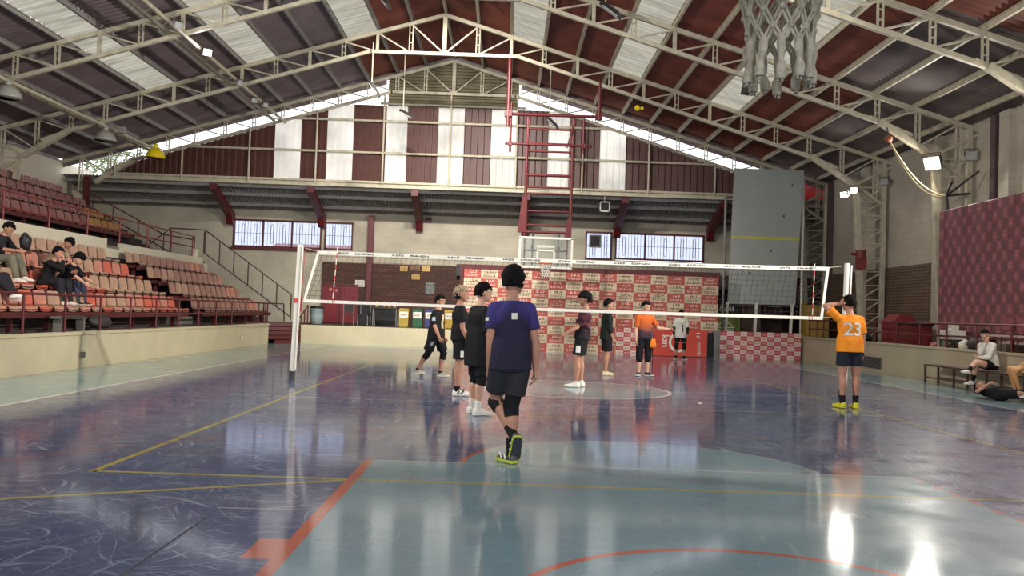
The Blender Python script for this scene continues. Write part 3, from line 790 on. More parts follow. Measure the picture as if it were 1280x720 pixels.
# ================================================================== ADVERTISING BOARDS
def board(name, x0, x1, z0, z1, y, nx, nz, colA, colB, inkA, inkB, label, seed, big=True, phase=0):
    root = empty(name, ((x0 + x1) / 2, y, z0), label, 'advertising board')
    mb = MB(); cw, ch = (x1 - x0) / nx, (z1 - z0) / nz
    for i in range(nx):
        for j in range(nz):
            mb.bx(x0 + i * cw, x0 + (i + 1) * cw, y, y + 0.06, z0 + j * ch, z0 + (j + 1) * ch, (i + j + phase) % 2)
    part('printed_panel', mb, [colA, colB], root, False)
    r_ = random.Random(seed); g0 = MB()
    face = lambda u, v, d: (u, y - 0.001 - d, v)
    for i in range(nx):
        for j in range(nz):
            k = (i + j + phase) % 2; cx, cz = x0 + (i + 0.5) * cw, z0 + (j + 0.5) * ch
            if big:
                glyphs(g0, cx + cw * 0.05, cz + ch * 0.22, cw * 0.52, ch * 0.24, 3, k, face, r_)
                glyphs(g0, cx, cz - ch * 0.2, cw * 0.74, ch * 0.2, 8, k, face, r_)
            else:
                glyphs(g0, cx, cz, cw * 0.7, ch * 0.32, 6, k, face, r_, 0.003)
    part('lettering', g0, [inkA, inkB], root, False)
    fr = MB(); fr.bx(x0, x1, y + 0.06, y + 0.14, z0, z0 + 0.08); fr.bx(x0, x1, y + 0.06, y + 0.14, z1 - 0.08, z1)
    for k in range(4):
        x = x0 + 0.04 + (x1 - x0 - 0.08) * k / 3; fr.bx(x - 0.04, x + 0.04, y + 0.06, y + 0.14, z0, z1)
    part('back_frame', fr, M['grey'], root, False)
    return root
ad_red, ad_bei = mat('advert_red_print', (176, 82, 72), 0.6), mat('advert_beige_print', (206, 184, 156), 0.6)
ink_w, ink_d = mat('advert_white_ink', (226, 206, 190), 0.6), mat('advert_dark_ink', (96, 70, 62), 0.6)
ink_r = mat('advert_red_ink', (176, 80, 74), 0.6); pale_r = mat('advert_pale_print', (226, 200, 190), 0.6); deep_r = mat('advert_deep_red_print', (186, 74, 80), 0.6)
big = board('sponsor_backdrop', -2.81, 6.42, 0.0, 2.9, 15.05, 15, 9, ad_red, ad_bei, ink_w, ink_d, 'tall chequered red and beige sponsor board under the transparent hoop', 3)
q = MB(); q.bx(-2.95, 6.5, 15.12, 15.3, 2.88, 3.08); part('top_beam', q, M['dark_red'], big, False)
q = MB(); q.bx(-2.95, -2.83, 15.05, 15.2, 0, 3.0); part('side_post', q, M['dark_red'], big, False)
b1 = board('sponsor_board', 6.5, 9.41, 0.0, 0.97, 14.9, 12, 6, pale_r, deep_r, ink_r, ink_w, 'low chequered pink and red board standing under the tall grey board', 5, False)
q = MB(); q.bx(6.28, 6.5, 14.9, 15.0, 0, 0.97); part('end_panel', q, M['grey'], b1, False)
board('sponsor_board', 2.74, 4.04, 0.0, 0.97, 14.8, 5, 6, pale_r, deep_r, ink_r, ink_w, 'low chequered pink and red board behind the player in the orange jersey', 9, False)
# red banner with km
root = empty('banner_stand', (5.0, 14.7, 0), 'low red banner with white lettering behind the white shirted player', 'banner')
q = MB(); q.bx(4.06, 5.98, 14.7, 14.74, 0.02, 0.98); part('banner_cloth', q, mat('banner_orange_red', (206, 72, 58), 0.6, var=0.08), root, False)
q = MB(); q.bx(4.06, 5.98, 14.74, 14.8, 0.0, 0.03); q.bx(4.06, 4.1, 14.74, 14.8, 0, 0.98); q.bx(5.94, 5.98, 14.74, 14.8, 0, 0.98); part('stand_frame', q, M['dark_grey'], root, False)
def text_mesh(body, size, name):
    cu = bpy.data.curves.new(name, 'FONT'); cu.body = body; cu.size = size; cu.align_x = 'CENTER'; cu.align_y = 'CENTER'; cu.extrude = 0.003; cu.resolution_u = 4; cu.offset = size * 0.02
    to = bpy.data.objects.new(name, cu); COL.objects.link(to); bpy.context.view_layer.update()
    me = bpy.data.meshes.new_from_object(to.evaluated_get(bpy.context.evaluated_depsgraph_get()))
    bpy.data.objects.remove(to); return me
def text_part(body, size, name, m, root, rotm, loc):
    me = text_mesh(body, size, name); me.transform(Matrix.Translation(loc) @ rotm.to_4x4()); me.materials.clear(); me.materials.append(m)
    o = bpy.data.objects.new(name, me); COL.objects.link(o); o.parent = root; return o
FRONT = Matrix(((1, 0, 0), (0, 0, -1), (0, 1, 0)))      # text in the XZ plane facing -Y
CWROT = Matrix.Rotation(math.radians(-90), 3, 'Z')
white_ink = mat('white_print', (232, 226, 216), 0.6)
text_part('km', 0.36, 'lettering', white_ink, root, FRONT @ CWROT, V((-0.52, -0.004, 0.55)))
q = MB(); n = 40
for k in range(n):
    a0, a1 = math.radians(40 + 290 * k / n), math.radians(40 + 290 * (k + 1) / n)
    for d in (0,): q.add([(-0.05 + rr * 0.95 * math.cos(a), -0.004, 0.52 + rr * math.sin(a)) for a, rr in ((a0, 0.27), (a0, 0.36), (a1, 0.36), (a1, 0.27))], [(0, 1, 2, 3)])
part('printed_ring', q, white_ink, root)
q = MB(); r_ = random.Random(4)
glyphs(q, 0, 0, 0.5, 0.05, 9, 0, lambda u, v, d: (0.66 + v, -0.003 - d, 0.32 - u), r_); glyphs(q, 0, 0, 0.5, 0.05, 9, 0, lambda u, v, d: (0.72 + v, -0.003 - d, 0.32 - u), r_)
glyphs(q, 0, 0, 0.2, 0.14, 2, 0, lambda u, v, d: (0.66 + v, -0.003 - d, 0.78 - u), r_)
part('small_print', q, white_ink, root)
m_ = MB(); m_.bx(6.02, 6.24, 15.0, 15.04, 0, 0.9); m_.bx(6.0, 6.02, 14.95, 15.04, 0, 0.92); m_.bx(6.24, 6.26, 14.95, 15.04, 0, 0.92)
thing('rolled_stand', m_, M['black'], (6.1, 15, 0), 'narrow black upright stand between red banner and low board', 'stand')

# maroon banner on the side wall
root = empty('wall_banner', (10.25, 3, 1.2), 'huge maroon chequered banner hung along the side wall behind the seated woman', 'banner')
bm1, bm2 = mat('banner_maroon', (144, 82, 88), 0.6, var=0.1), mat('banner_dark_maroon', (112, 72, 78), 0.6, var=0.1)
q = MB(); NZ, cy_, cz_ = 13, 0.223, 0.25; NY = 38
lo = MB(); r_ = random.Random(21)
for i in range(NY):
    for j in range(NZ):
        ya, yb = 6.82 - (i + 1) * cy_, 6.82 - i * cy_; za = 1.2 + j * cz_
        wv = 0.012 * math.sin(i * 1.3)
        q.bx(10.25 + wv, 10.28 + wv, ya, yb, za, za + cz_, (i + j) % 2)
        if (i + j) % 2 == 0:
            f_ = lambda u, v, d: (10.245 + wv - d, u, v)
            glyphs(lo, (ya + yb) / 2, za + cz_ * 0.72, cy_ * 0.4, cz_ * 0.2, 3, 0, f_, r_, 0.003); glyphs(lo, (ya + yb) / 2, za + cz_ * 0.42, cy_ * 0.62, cz_ * 0.24, 4, 0, f_, r_, 0.003)
part('printed_cloth', q, [bm1, bm2], root, False)
part('lettering', lo, mat('banner_pink_ink', (192, 138, 140), 0.6), root, False)
q = MB(); q.tube([(10.32, 6.84, 4.45), (10.32, -1.6, 4.45)], 0.025, 8)
for y in (6.8, 3.6, 0.4): q.tube([(10.32, y, 4.45), (10.32, y, 0.8)], 0.025, 8)
part('banner_frame', q, M['dark_grey'], root, False)

# tall grey board
root = empty('grey_board', (8.5, 16.5, 0.68), 'tall blank grey board with a yellow stripe beside the hoop backdrop', 'board')
th = math.radians(1.2)
q = MB(); q.prism([(7.16, 2.0), (9.72, 2.02), (9.93, 7.17), (7.28, 7.17)], 'y', 16.5, 16.58); part('panel', q, mat('pale_grey_board', (166, 170, 166), 0.6, var=0.06, scale=1.0), root, False)
q = MB(); q.bx(7.23, 9.83, 16.49, 16.51, 4.49, 4.58); part('yellow_stripe', q, mat('pale_yellow_tape', (206, 200, 80), 0.6), root, False)
for x in (7.1, 8.2, 9.56):
    q = MB(); q.beam((x, 16.54, 0.68), (x + 0.05, 16.54, 2.05), 0.09, 0.09); part('leg', q, M['white_paint'], root, False)
q = MB()
for x, z in ((8.75, 4.05), (7.95, 3.2), (9.2, 5.4), (9.5, 6.6)): q.ell((x, 16.49, z), (0.03, 0.006, 0.05), None, 0, 6, 4)
part('screw_plate', q, M['dark_grey'], root, False)
b = MB(); b.tube([(7.1, 17.0, 0.68), (7.1, 17.0, 6.2)], 0.05, 8); b.tube([(7.1, 17.0, 6.1), (7.5, 17.6, 6.2)], 0.04, 8)
thing('pipe_post', b, M['grey_steel'], (7.1, 17, 0.68), 'tall pale pipe post at the edge of the grey board', 'post')
b = MB(); b.tube([(10.02, 16.7, 0.68), (10.0, 16.7, 7.0)], 0.05, 8)
thing('pipe_post', b, M['white_paint'], (10.02, 16.7, 0.68), 'pale pipe post between grey board and lattice column', 'post')

# kiosk under the grey board
root = empty('kiosk', (8.4, 18.3, 0.68), 'dark stall with a white script sign under the tall grey board', 'stall')
q = MB(); q.bx(6.7, 10.0, 18.2, 19.0, 0.68, 1.0); q.bx(6.7, 10.0, 18.9, 19.0, 0.68, 3.0); q.bx(6.7, 10.0, 18.2, 19.0, 2.6, 3.1); part('counter', q, mat('dark_brown_board', (54, 40, 36), 0.7), root, False)
q = MB(); q.bx(6.9, 8.0, 18.1, 18.16, 1.55, 2.15); part('sign_board', q, M['black'], root, False)
q = MB(); glyphs(q, 7.4, 1.83, 0.9, 0.2, 7, 0, lambda u, v, d: (u + (v - 1.83) * 0.3, 18.095 - d, v), random.Random(8)); glyphs(q, 9.4, 1.98, 0.5, 0.06, 7, 0, lambda u, v, d: (u, 18.095 - d, v), random.Random(9)); part('sign_lettering', q, white_ink, root, False)
q = MB(); q.bx(9.05, 9.8, 18.1, 18.16, 1.45, 2.2); part('side_board', q, mat('wine_board', (74, 36, 44), 0.7), root, False)
q = MB(); q.bx(8.15, 8.9, 18.1, 18.16, 0.9, 2.1); part('brown_panel', q, mat('brown_panel', (92, 72, 62), 0.7), root, False)
root = empty('green_sign', (7.3, 17.6, 0.68), 'yellow-green sign with a white tent drawing under the grey board', 'sign')
q = MB(); q.bx(6.75, 7.95, 17.6, 17.64, 0.7, 1.5); part('panel', q, mat('yellow_green_print', (112, 122, 52), 0.6), root, False)
q = MB()
for a, b_ in (((7.0, 1.1), (7.35, 1.38)), ((7.35, 1.38), (7.7, 1.1)), ((6.95, 1.08), (7.75, 1.08))): q.beam((a[0], 17.595, a[1]), (b_[0], 17.595, b_[1]), 0.012, 0.03, 0)
glyphs(q, 7.35, 0.98, 0.7, 0.08, 8, 0, lambda u, v, d: (u, 17.597 - d, v), random.Random(2)); part('tent_print', q, white_ink, root, False)
# blue panel sliver and yellow crate near the column
b = MB(); b.bx(6.62, 7.05, 17.9, 17.95, 1.6, 2.9); b.bx(6.64, 6.68, 17.9, 17.95, 0.68, 1.6); b.bx(6.99, 7.03, 17.9, 17.95, 0.68, 1.6); thing('blue_poster', b, mat('dull_blue_print', (76, 104, 124), 0.6), (6.8, 17.9, 1.6), 'narrow dull blue poster between the sponsor backdrop and the grey board', 'poster')
root = empty('yellow_cabinet', (10.4, 16.1, 0.68), 'dull yellow cabinet by the lattice column behind the net', 'cabinet')
q = MB(); q.bx(9.98, 10.86, 16.1, 16.6, 0.74, 2.08); part('body', q, mat('dull_yellow_board', (164, 130, 62), 0.6), root, False)
q = MB(); q.bx(10.41, 10.43, 16.09, 16.11, 0.8, 2.04); q.bx(9.98, 10.86, 16.085, 16.11, 2.04, 2.08); part('door_trim', q, M['dark_grey'], root, False)
for x in (10.03, 10.81):
    q = MB(); q.bx(x - 0.04, x + 0.04, 16.1, 16.6, 0.68, 0.74); part('foot', q, M['black'], root, False)
b = MB(); b.ell((9.75, 15.9, 0.78), (0.22, 0.16, 0.1), None, 0, 10, 6, lambda d: 1 + 0.15 * math.sin(5 * d.x)); thing('cloth_bundle', b, mat('pale_grey_cloth', (170, 162, 156), 0.8), (9.75, 15.9, 0.68), 'pale cloth bundle lying on the platform by the low board', 'cloth')

# ================================================================== BACK PLATFORM THINGS
root = empty('fire_door', (-8.3, 20.4, 0.68), 'dark red metal double door in the brick wall beside the barrel', 'door')
q = MB(); q.bx(-9.05, -7.55, 20.42, 20.46, 0.7, 2.3); part('door_leaf', q, mat('deep_red_door_paint', (118, 26, 36), 0.45), root, False)
q = MB(); q.bx(-8.34, -8.28, 20.38, 20.42, 0.7, 2.3); q.bx(-9.05, -7.55, 20.39, 20.42, 2.28, 2.34); part('door_frame', q, M['dark_red'], root, False)
for x, z in ((-8.7, 2.1), (-8.45, 2.07)):
    q = MB(); q.bx(x - 0.05, x + 0.05, 20.4, 20.42, z - 0.04, z + 0.04); part('sticker', q, mat('pink_sticker', (212, 150, 140), 0.6), root, False)
def wall_sign(x, z, w, h, rgb, lab, seed, dark=True):
    root = empty('wall_sign', (x, 20.45, z - h / 2), lab, 'sign')
    q = MB(); q.bx(x - w / 2, x + w / 2, 20.43, 20.46, z - h / 2, z + h / 2); part('panel', q, mat('sign_print_%d' % seed, rgb, 0.6), root, False)
    q = MB(); r_ = random.Random(seed)
    for k in (0.2, -0.2): glyphs(q, x, z + h * k, w * 0.7, h * 0.2, 7, 0, lambda u, v, d: (u, 20.428 - d, v), r_)
    part('lettering', q, ink_d, root, False)
wall_sign(-7.48, 2.4, 0.4, 0.28, (206, 200, 186), 'white notice on the brick wall above the chairs', 31)
wall_sign(-5.64, 3.1, 0.32, 0.22, (196, 160, 84), 'small yellow notice high on the brick wall, nearer the red column', 32)
wall_sign(-4.7, 3.12, 0.36, 0.22, (206, 172, 96), 'small yellow notice high on the brick wall, nearer the sponsor backdrop', 33)
wall_sign(-5.12, 2.75, 0.34, 0.22, (190, 152, 74), 'small yellow notice below and between two others on the brick wall', 34)
wall_sign(-5.17, 3.12, 0.42, 0.2, (122, 92, 60), 'faded brown notice between two yellow notices on the brick wall', 36)
wall_sign(-4.5, 2.3, 0.38, 0.48, (110, 116, 116), 'grey upright notice on the brick wall above the bins', 35)
root = empty('water_barrel', (-8.5, 17.0, 0.68), 'pale blue-grey barrel with a black bag at the platform corner', 'barrel')
q = MB(); q.lathe([(0.2, 0), (0.24, 0.02), (0.26, 0.3), (0.25, 0.56), (0.27, 0.58), (0.27, 0.6), (0.22, 0.6)]); part('drum', q, mat('pale_blue_grey_plastic', (146, 162, 164), 0.5), root)
q = MB(); q.ell((-0.02, 0, 0.62), (0.27, 0.25, 0.09), None, 0, 14, 8, lambda d: 1 + 0.2 * math.sin(7 * d.x + 5 * d.y)); part('black_bag', q, M['black'], root)
def bin_(x, rgb, lab, y=17.0):
    root = empty('recycling_bin', (x, y, 0.68), lab, 'bin', 'recycling bins on the platform')
    m_ = mat('bin_plastic', rgb, 0.5)
    q = MB(); q.prism([(-0.17, 0.03), (0.17, 0.03), (0.19, 0.62), (-0.19, 0.62)], 'y', -0.2, 0.2); q.bx(-0.16, 0.16, -0.18, 0.18, 0, 0.03); part('bin_body', q, m_, root)
    q = MB(); q.prism([(-0.2, 0.62), (0.2, 0.62), (0.17, 0.72), (-0.17, 0.72)], 'y', -0.22, 0.22); part('lid', q, m_, root)
    q = MB(); q.bx(-0.16, 0.16, -0.215, -0.2, 0.36, 0.6); part('white_label', q, M['white_paint'], root)
    q = MB(); glyphs(q, 0, 0.48, 0.22, 0.07, 6, 0, lambda u, v, d: (u, -0.217 - d, v), random.Random(int(x * 10))); part('label_print', q, ink_d, root)
bin_(-5.14, (168, 144, 60), 'yellow bin with a white label, beside the small tables')
bin_(-4.62, (36, 88, 56), 'green bin with a white label, second of the row of bins')
bin_(-4.15, (48, 58, 110), 'blue bin with a white label behind the player in black kneepads')
bin_(-3.4, (176, 142, 50), 'yellow bin partly hidden by the blond player')
def chair(x, y, rz, lab):
    root = empty('metal_chair', (x, y, 0.68), lab, 'chair', 'chairs on the platform', rz)
    for sx in (-0.2, 0.2):
        for sy in (-0.2, 0.2):
            q = MB(); q.tube([(sx, sy, 0), (sx * 0.95, sy * 0.95, 0.42 if sy < 0 else 0.8)], 0.014, 8); part('leg', q, M['grey_steel'], root)
    q = MB(); q.box((0, 0, 0.43), (0.42, 0.42, 0.04)); part('seat', q, M['black'], root)
    q = MB(); q.box((0, 0.2, 0.67), (0.4, 0.03, 0.26)); part('backrest', q, M['black'], root)
chair(-7.35, 17.4, 0.2, 'black chair with pale legs on the platform, nearer the red door')
chair(-6.75, 17.4, -0.1, 'black chair with pale legs on the platform, nearer the small table')
root = empty('folding_table', (-5.95, 17.6, 0.68), 'dark table with bottles and snacks in front of the brick wall', 'table')
q = MB(); q.box((0, 0, 0.72), (1.0, 0.6, 0.04)); part('tabletop', q, M['dark_grey'], root)
for sx in (-0.45, 0.45):
    for sy in (-0.25, 0.25):
        q = MB(); q.tube([(sx, sy, 0), (sx, sy, 0.7)], 0.018, 8); part('leg', q, M['grey_steel'], root)
for k, (x, c) in enumerate(((-6.3, (196, 130, 60)), (-6.0, (190, 110, 50)), (-5.8, (206, 150, 80)), (-5.6, (210, 190, 160)))):
    q = MB(); q.lathe([(0.05, 0), (0.06, 0.01), (0.06, 0.14), (0.025, 0.19), (0.025, 0.23), (0.01, 0.23)], (0, 0, 0), 10)
    o = q.build('bottle', mat('bottle_plastic', c, 0.3)); o.location = (x, 17.55, 1.42); tag(o, ['amber', 'dark amber', 'pale amber', 'milky white'][k] + ' bottle standing on the dark platform table', 'bottle', 'bottles on the platform table')
b = MB(); b.bx(-7.2, -5.45, 18.5, 19.0, 0.68, 1.35); b.bx(-7.25, -5.4, 18.45, 19.05, 1.35, 1.4)
thing('dark_crate', b, M['black'], (-6.3, 18.7, 0.68), 'long black crate behind the chairs against the brick wall', 'crate')
q = MB(); q.bx(2.32, 2.74, 17.9, 18.05, 5.5, 5.9)
root = empty('wall_speaker', (2.53, 17.95, 5.5), 'white framed square speaker under the gable beam beside the hoop ladder', 'speaker')
fr = MB()
for a in (-1, 1): fr.bx(-0.2, 0.2, -0.1, 0.06, 0.2 + a * 0.18 - 0.02, 0.2 + a * 0.18 + 0.02); fr.bx(a * 0.18 - 0.02, a * 0.18 + 0.02, -0.1, 0.06, 0.0, 0.4)
part('white_frame', fr, M['white_paint'], root)
q = MB(); q.bx(-0.17, 0.17, -0.06, 0.06, 0.03, 0.37); part('grille', q, M['black'], root)
q = MB(); q.tube([(0, 0, 0.4), (0, 0.05, 0.72)], 0.02, 8); part('hanger', q, M['grey_steel'], root)
root = empty('window_fan', (2.5, 20.56, 4.3), 'square extractor box set in the small window beside the hoop', 'fan')
fr = MB()
for a in (-1, 1): fr.bx(-0.28, 0.2, -0.06, 0.06, 0.25 + a * 0.24 - 0.03, 0.25 + a * 0.24 + 0.03); fr.bx(-0.04 + a * 0.22 - 0.03, -0.04 + a * 0.22 + 0.03, -0.06, 0.06, 0.0, 0.5)
part('fan_frame', fr, M['grey'], root)
q = MB(); q.bx(-0.23, 0.15, -0.02, 0.04, 0.04, 0.46); part('fan_grille', q, M['black'], root)
root = empty('alarm_bell', (-4.65, 20.55, 5.15), 'small dark red box on the white back wall between rafters', 'alarm')
q = MB(); q.box((0, -0.05, 0.07), (0.2, 0.12, 0.16)); part('box', q, M['dark_red'], root); q = MB(); q.lathe([(0.04, -0.02), (0.07, 0), (0.05, 0.03), (0.01, 0.05)], (0, -0.12, 0.08)); part('gong', q, M['dark_grey'], root)
# ================================================================== VOLLEYBALL NET
root = empty('volleyball_net', (0, 0, 0), 'volleyball net with white tapes stretched across the court', 'net')
NL, NR = -4.82, 4.74
def nx(u, v):   # u 0..1 along, v 0 bottom..1 top ; sagging, the ends lean in at the top
    l = V((-5.03, 0, 1.47)).lerp(V((-4.80, 0, 2.40)), v); r = V((4.64, 0, 1.47)).lerp(V((4.74, 0, 2.42)), v)
    p = l.lerp(r, u); p.z -= 0.02 * math.sin(math.pi * u) * (0.6 + 0.4 * v); p.y += 0.02 * math.sin(7 * u + 2 * v); return p
m_ = MB()
def thin(pts, r):
    m_.tube(pts, r, 3, 0, False)
for k in range(97): thin([nx(k / 96, v / 4) for v in range(5)], 0.003)
for j in range(1, 10): thin([nx(u / 24, j / 10) for u in range(25)], 0.003)
part('netting', m_, M['net_black'], root)
def tape(v0, v1, name, m):
    q = MB(); n = 24
    for y in (-0.004, 0.004):
        vv = [nx(u / n, v) + V((0, y, 0)) for u in range(n + 1) for v in (v0, v1)]
        q.add(vv, [(2 * i, 2 * i + 2, 2 * i + 3, 2 * i + 1) for i in range(n)])
    return part(name, q, m, root)
top = tape(0.925, 1.0, 'top_tape', M['white_paint']); tape(-0.04, 0.02, 'bottom_tape', M['white_paint'])
q = MB(); r_ = random.Random(5)
for k in range(9):
    u0 = 0.05 + k * 0.108
    fc = lambda u, v, d: tuple(nx(0.5 + u / 9.6, v) + V((0, -0.006 - d, 0)))
    for cu_, w_, n_ in ((u0, 0.22, 4), (u0 + 0.042, 0.36, 8)):
        glyphs(q, (cu_ - 0.5) * 9.6, 0.965, w_, 0.035, n_, 0, fc, r_, 0.002)
q.build('tape_lettering', M['black'], top)
for u, nm in ((0.0, 'side_tape'), (1.0, 'side_tape')):
    q = MB()
    for y in (-0.005, 0.005):
        d = 0.05 / 9.6 * (1 if u == 0 else -1)
        q.add([nx(u, -0.03) + V((0, y, 0)), nx(u + d, -0.03) + V((0, y, 0)), nx(u + d, 1) + V((0, y, 0)), nx(u, 1) + V((0, y, 0))], [(0, 1, 2, 3)])
    part(nm, q, M['white_paint'], root)
am = [mat('antenna_red', (206, 60, 54), 0.5), M['white_paint']]
for x, lean in ((-4.43, 0.05), (4.45, 0.02)):
    q = MB()
    for k in range(10): q.tube([(x - lean + lean * k / 9 * 1.0, -0.02, 1.42 + k * 0.105), (x - lean + lean * (k + 1) / 9, -0.02, 1.42 + (k + 1) * 0.105)], 0.008, 6, k % 2)
    part('antenna', q, am, root)
for s, xa, xb in ((-1, -5.03, -4.8), (1, 4.96, 4.74)):
    for za, zb in ((2.44, 2.39), (1.5, 1.47)):
        q = MB(); q.tube([(xa, 0, za), (nx(0 if s < 0 else 1, (zb - 1.47) / 0.93))], 0.006, 6); part('tie_rope', q, M['rope'], root)
def net_post(x, lab, red):
    root = empty('net_post', (x, 0.0, 0), lab, 'net post', 'volleyball net posts')
    q = MB(); q.tube([(-0.015, 0, 0), (0.04, 0, 2.5)], 0.05, 12); part('pole', q, M['white_paint'], root)
    q = MB(); q.tube([(0.05, -0.05, 0.2), (0.1, -0.05, 2.46)], 0.016, 8); part('tension_rod', q, M['white_paint'], root)
    q = MB(); q.tube([(-0.018, 0, 0), (-0.014, 0, 0.16)], 0.058, 12); part('foot_sleeve', q, M['dark_grey'], root)
    q = MB(); q.tube([(0.022, 0, 1.42), (0.024, 0, 1.5)], 0.062, 12); q.box((0.1, 0, 1.4), (0.03, 0.05, 0.28)); part('winch_clamp', q, red, root)
    q = MB(); q.tube([(0.09, 0.02, 1.5), (0.13, 0.02, 2.4)], 0.006, 6); part('hanging_cord', q, red, root)
red_c = mat('red_cord', (190, 70, 60), 0.6)
net_post(-5.16, 'white net post standing by the seating stand side of the court', red_c)
net_post(5.03, 'white net post standing behind the player in the orange shirt', red_c)

# ================================================================== HOOPS
def hoop_core(root, yb, yr, tassel=False):
    """board front at y = yb, rim centre at y = yr, facing -Y when yr < yb"""
    s = 1 if yr < yb else -1
    q = MB(); q.bx(-0.86, 0.86, yb + s * 0.0, yb + s * 0.015, 2.94, 3.91); part('glass_board', q, M['clear_glass'], root)
    q = MB()
    for z in (2.93, 3.92): q.bx(-0.91, 0.91, yb - s * 0.01, yb + s * 0.04, z - 0.035, z + 0.035)
    for x in (-0.875, 0.875): q.bx(x - 0.035, x + 0.035, yb - s * 0.01, yb + s * 0.04, 2.93, 3.92)
    part('white_border', q, M['white_paint'], root)
    q = MB()
    for z in (3.1, 3.5): q.bx(-0.3, 0.3, yb - s * 0.012, yb - s * 0.002, z - 0.028, z + 0.028)
    for x in (-0.28, 0.28): q.bx(x - 0.028, x + 0.028, yb - s * 0.012, yb - s * 0.002, 3.1, 3.5)
    q.bx(-0.3, 0.3, yb + s * 0.06, yb + s * 0.09, 3.6, 3.68)
    part('target_square', q, M['white_paint'], root)
    q = MB(); n = 28
    q.tube([(0.225 * math.cos(2 * math.pi * k / n), yr + 0.225 * math.sin(2 * math.pi * k / n), 3.05) for k in range(n + 1)], 0.011 if tassel else 0.017, 8, 0, False)
    q.bx(-0.11, 0.11, min(yb, yr + s * 0.2), max(yb, yr + s * 0.2), 3.03, 3.07)
    for k in range(12): q.tube([(0.23 * math.cos(2 * math.pi * (k + .5) / 12), yr + 0.23 * math.sin(2 * math.pi * (k + .5) / 12), 3.06), (0.225 * math.cos(2 * math.pi * (k + .5) / 12), yr + 0.225 * math.sin(2 * math.pi * (k + .5) / 12), 3.0)], 0.008, 5)
    part('rim', q, M['orange_rim'], root)
    nm = MB(); N = 12; zs = [3.03, 2.95, 2.87, 2.79, 2.71, 2.645]; rs = [0.222, 0.2, 0.178, 0.16, 0.148, 0.145]
    if not tassel: zs = [3.03, 2.94, 2.85, 2.76, 2.67, 2.6]; rs = [0.222, 0.19, 0.16, 0.14, 0.13, 0.13]
    def P(i, k):
        a = 2 * math.pi * (k + 0.5 * (i % 2)) / N; return V((rs[i] * math.cos(a), yr + rs[i] * math.sin(a), zs[i]))
    cr = 0.0075 if tassel else 0.008
    for i in range(len(zs) - 1):
        for k in range(N):
            ks = (k, k - 1) if i % 2 == 0 else (k, k + 1)
            for k2 in ks:
                a, b = P(i, k), P(i + 1, k2)
                if tassel:
                    d = (b - a).cross(V((a.x, a.y - yr, 0))).normalized() * 0.008
                    nm.tube([a + d, b + d], cr, 6, 0, False); nm.tube([a - d, b - d], cr, 6, 0, False)
                else: nm.tube([a, b], cr, 5, 0, False)
            if tassel:
                p = P(i + 1, k); nm.ell(p, (0.017, 0.017, 0.02), None, 0, 6, 5)
    if tassel:
        r_ = random.Random(3)
        for k in range(N):
            p = P(5, k); L = 0.15 + r_.random() * 0.03; dx, dy = (r_.random() - .5) * 0.03, (r_.random() - .5) * 0.03
            nm.tube([p + V((0, 0, 0.015)), p + V((dx * .3, dy * .3, -0.04)), p + V((dx * .6, dy * .6, -0.075)), p + V((dx * .6, dy * .6, -0.085)), p + V((dx, dy, -0.12)), p + V((dx, dy, -L))], [0.02, 0.021, 0.015, 0.011, 0.024, 0.021], 8)
            for j in range(5): nm.tube([p + V((dx, dy, -L + 0.03)), p + V((dx + (r_.random() - .5) * 0.03, dy + (r_.random() - .5) * 0.03, -L - 0.015))], 0.006, 4)
    part('net', nm, M['net_cord'] if tassel else M['white_paint'], root)

root = empty('basketball_hoop', (0.02, 0, 0), 'transparent white-edged basketball hoop hanging on a red ladder frame over the sponsor backdrop', 'basketball hoop')
hoop_core(root, 12.8, 12.42)
R_ = M['red_steel']
def P(n_, mb, m=R_): part(n_, mb, m, root)
for x, zt in ((-0.74, 8.0), (0.80, 8.0)):
    q = MB(); q.tube([(x, 12.92, 3.95), (x, 12.92, zt)], 0.05, 8); P('ladder_side', q)
for z in (7.62, 7.13, 6.86, 6.05, 5.64, 5.43, 4.83, 4.36, 4.12):
    q = MB(); q.tube([(-0.74, 12.92, z), (0.8, 12.92, z)], 0.035 if z not in (6.05, 4.12) else 0.05, 8); P('rung', q)
for z in (8.09, 7.08):
    q = MB(); q.tube([(-1.55 if z > 8 else -1.5, 12.86, z), (1.77 if z > 8 else 1.45, 12.86, z)], 0.055 if z > 8 else 0.04, 8); P('cross_bar', q)
for x, z0, z1 in ((-1.42, 7.65, 9.98), (1.65, 7.95, 9.28)):
    q = MB(); q.tube([(x, 12.8, z0), (x, 12.8, z1)], 0.07, 8); P('hanger_post', q)
    q = MB(); q.box((x, 12.84, 8.09), (0.24, 0.2, 0.2)); P('clamp', q)
for x in (-1.32, 1.15):
    q = MB(); q.tube([(x, 12.86, 6.8), (x, 12.86, 8.5 if x < 0 else 8.0)], 0.04, 8); P('drop_bar', q)
    q = MB(); q.box((x, 12.86, 7.08), (0.14, 0.16, 0.14)); P('clamp', q)
q = MB(); q.beam((0.6, 12.86, 7.0), (0.86, 12.86, 7.95), 0.05, 0.05); P('brace', q)
q = MB(); q.tube([(-0.66, 12.9, 7.05), (-0.72, 12.9, 7.5), (-0.68, 12.9, 7.95)], 0.03, 8); P('brace', q)
q = MB(); q.prism([(-0.98, 4.1), (-0.68, 4.1), (-0.68, 5.3), (-0.85, 5.3)], 'y', 12.85, 13.0); P('side_plate', q)
q = MB(); q.prism([(0.62, 3.95), (0.84, 3.95), (0.84, 4.6), (0.7, 4.6)], 'y', 12.85, 13.0); P('side_plate', q)
for x in (-0.45, 0.42):
    q = MB(); q.tube([(x, 12.88, 3.0), (x, 12.88, 4.15)], 0.028, 8); P('board_strut', q, M['dark_grey'])
    q = MB(); q.box((x, 12.88, 3.55), (0.1, 0.05, 0.22)); P('board_bracket', q, M['dark_grey'])
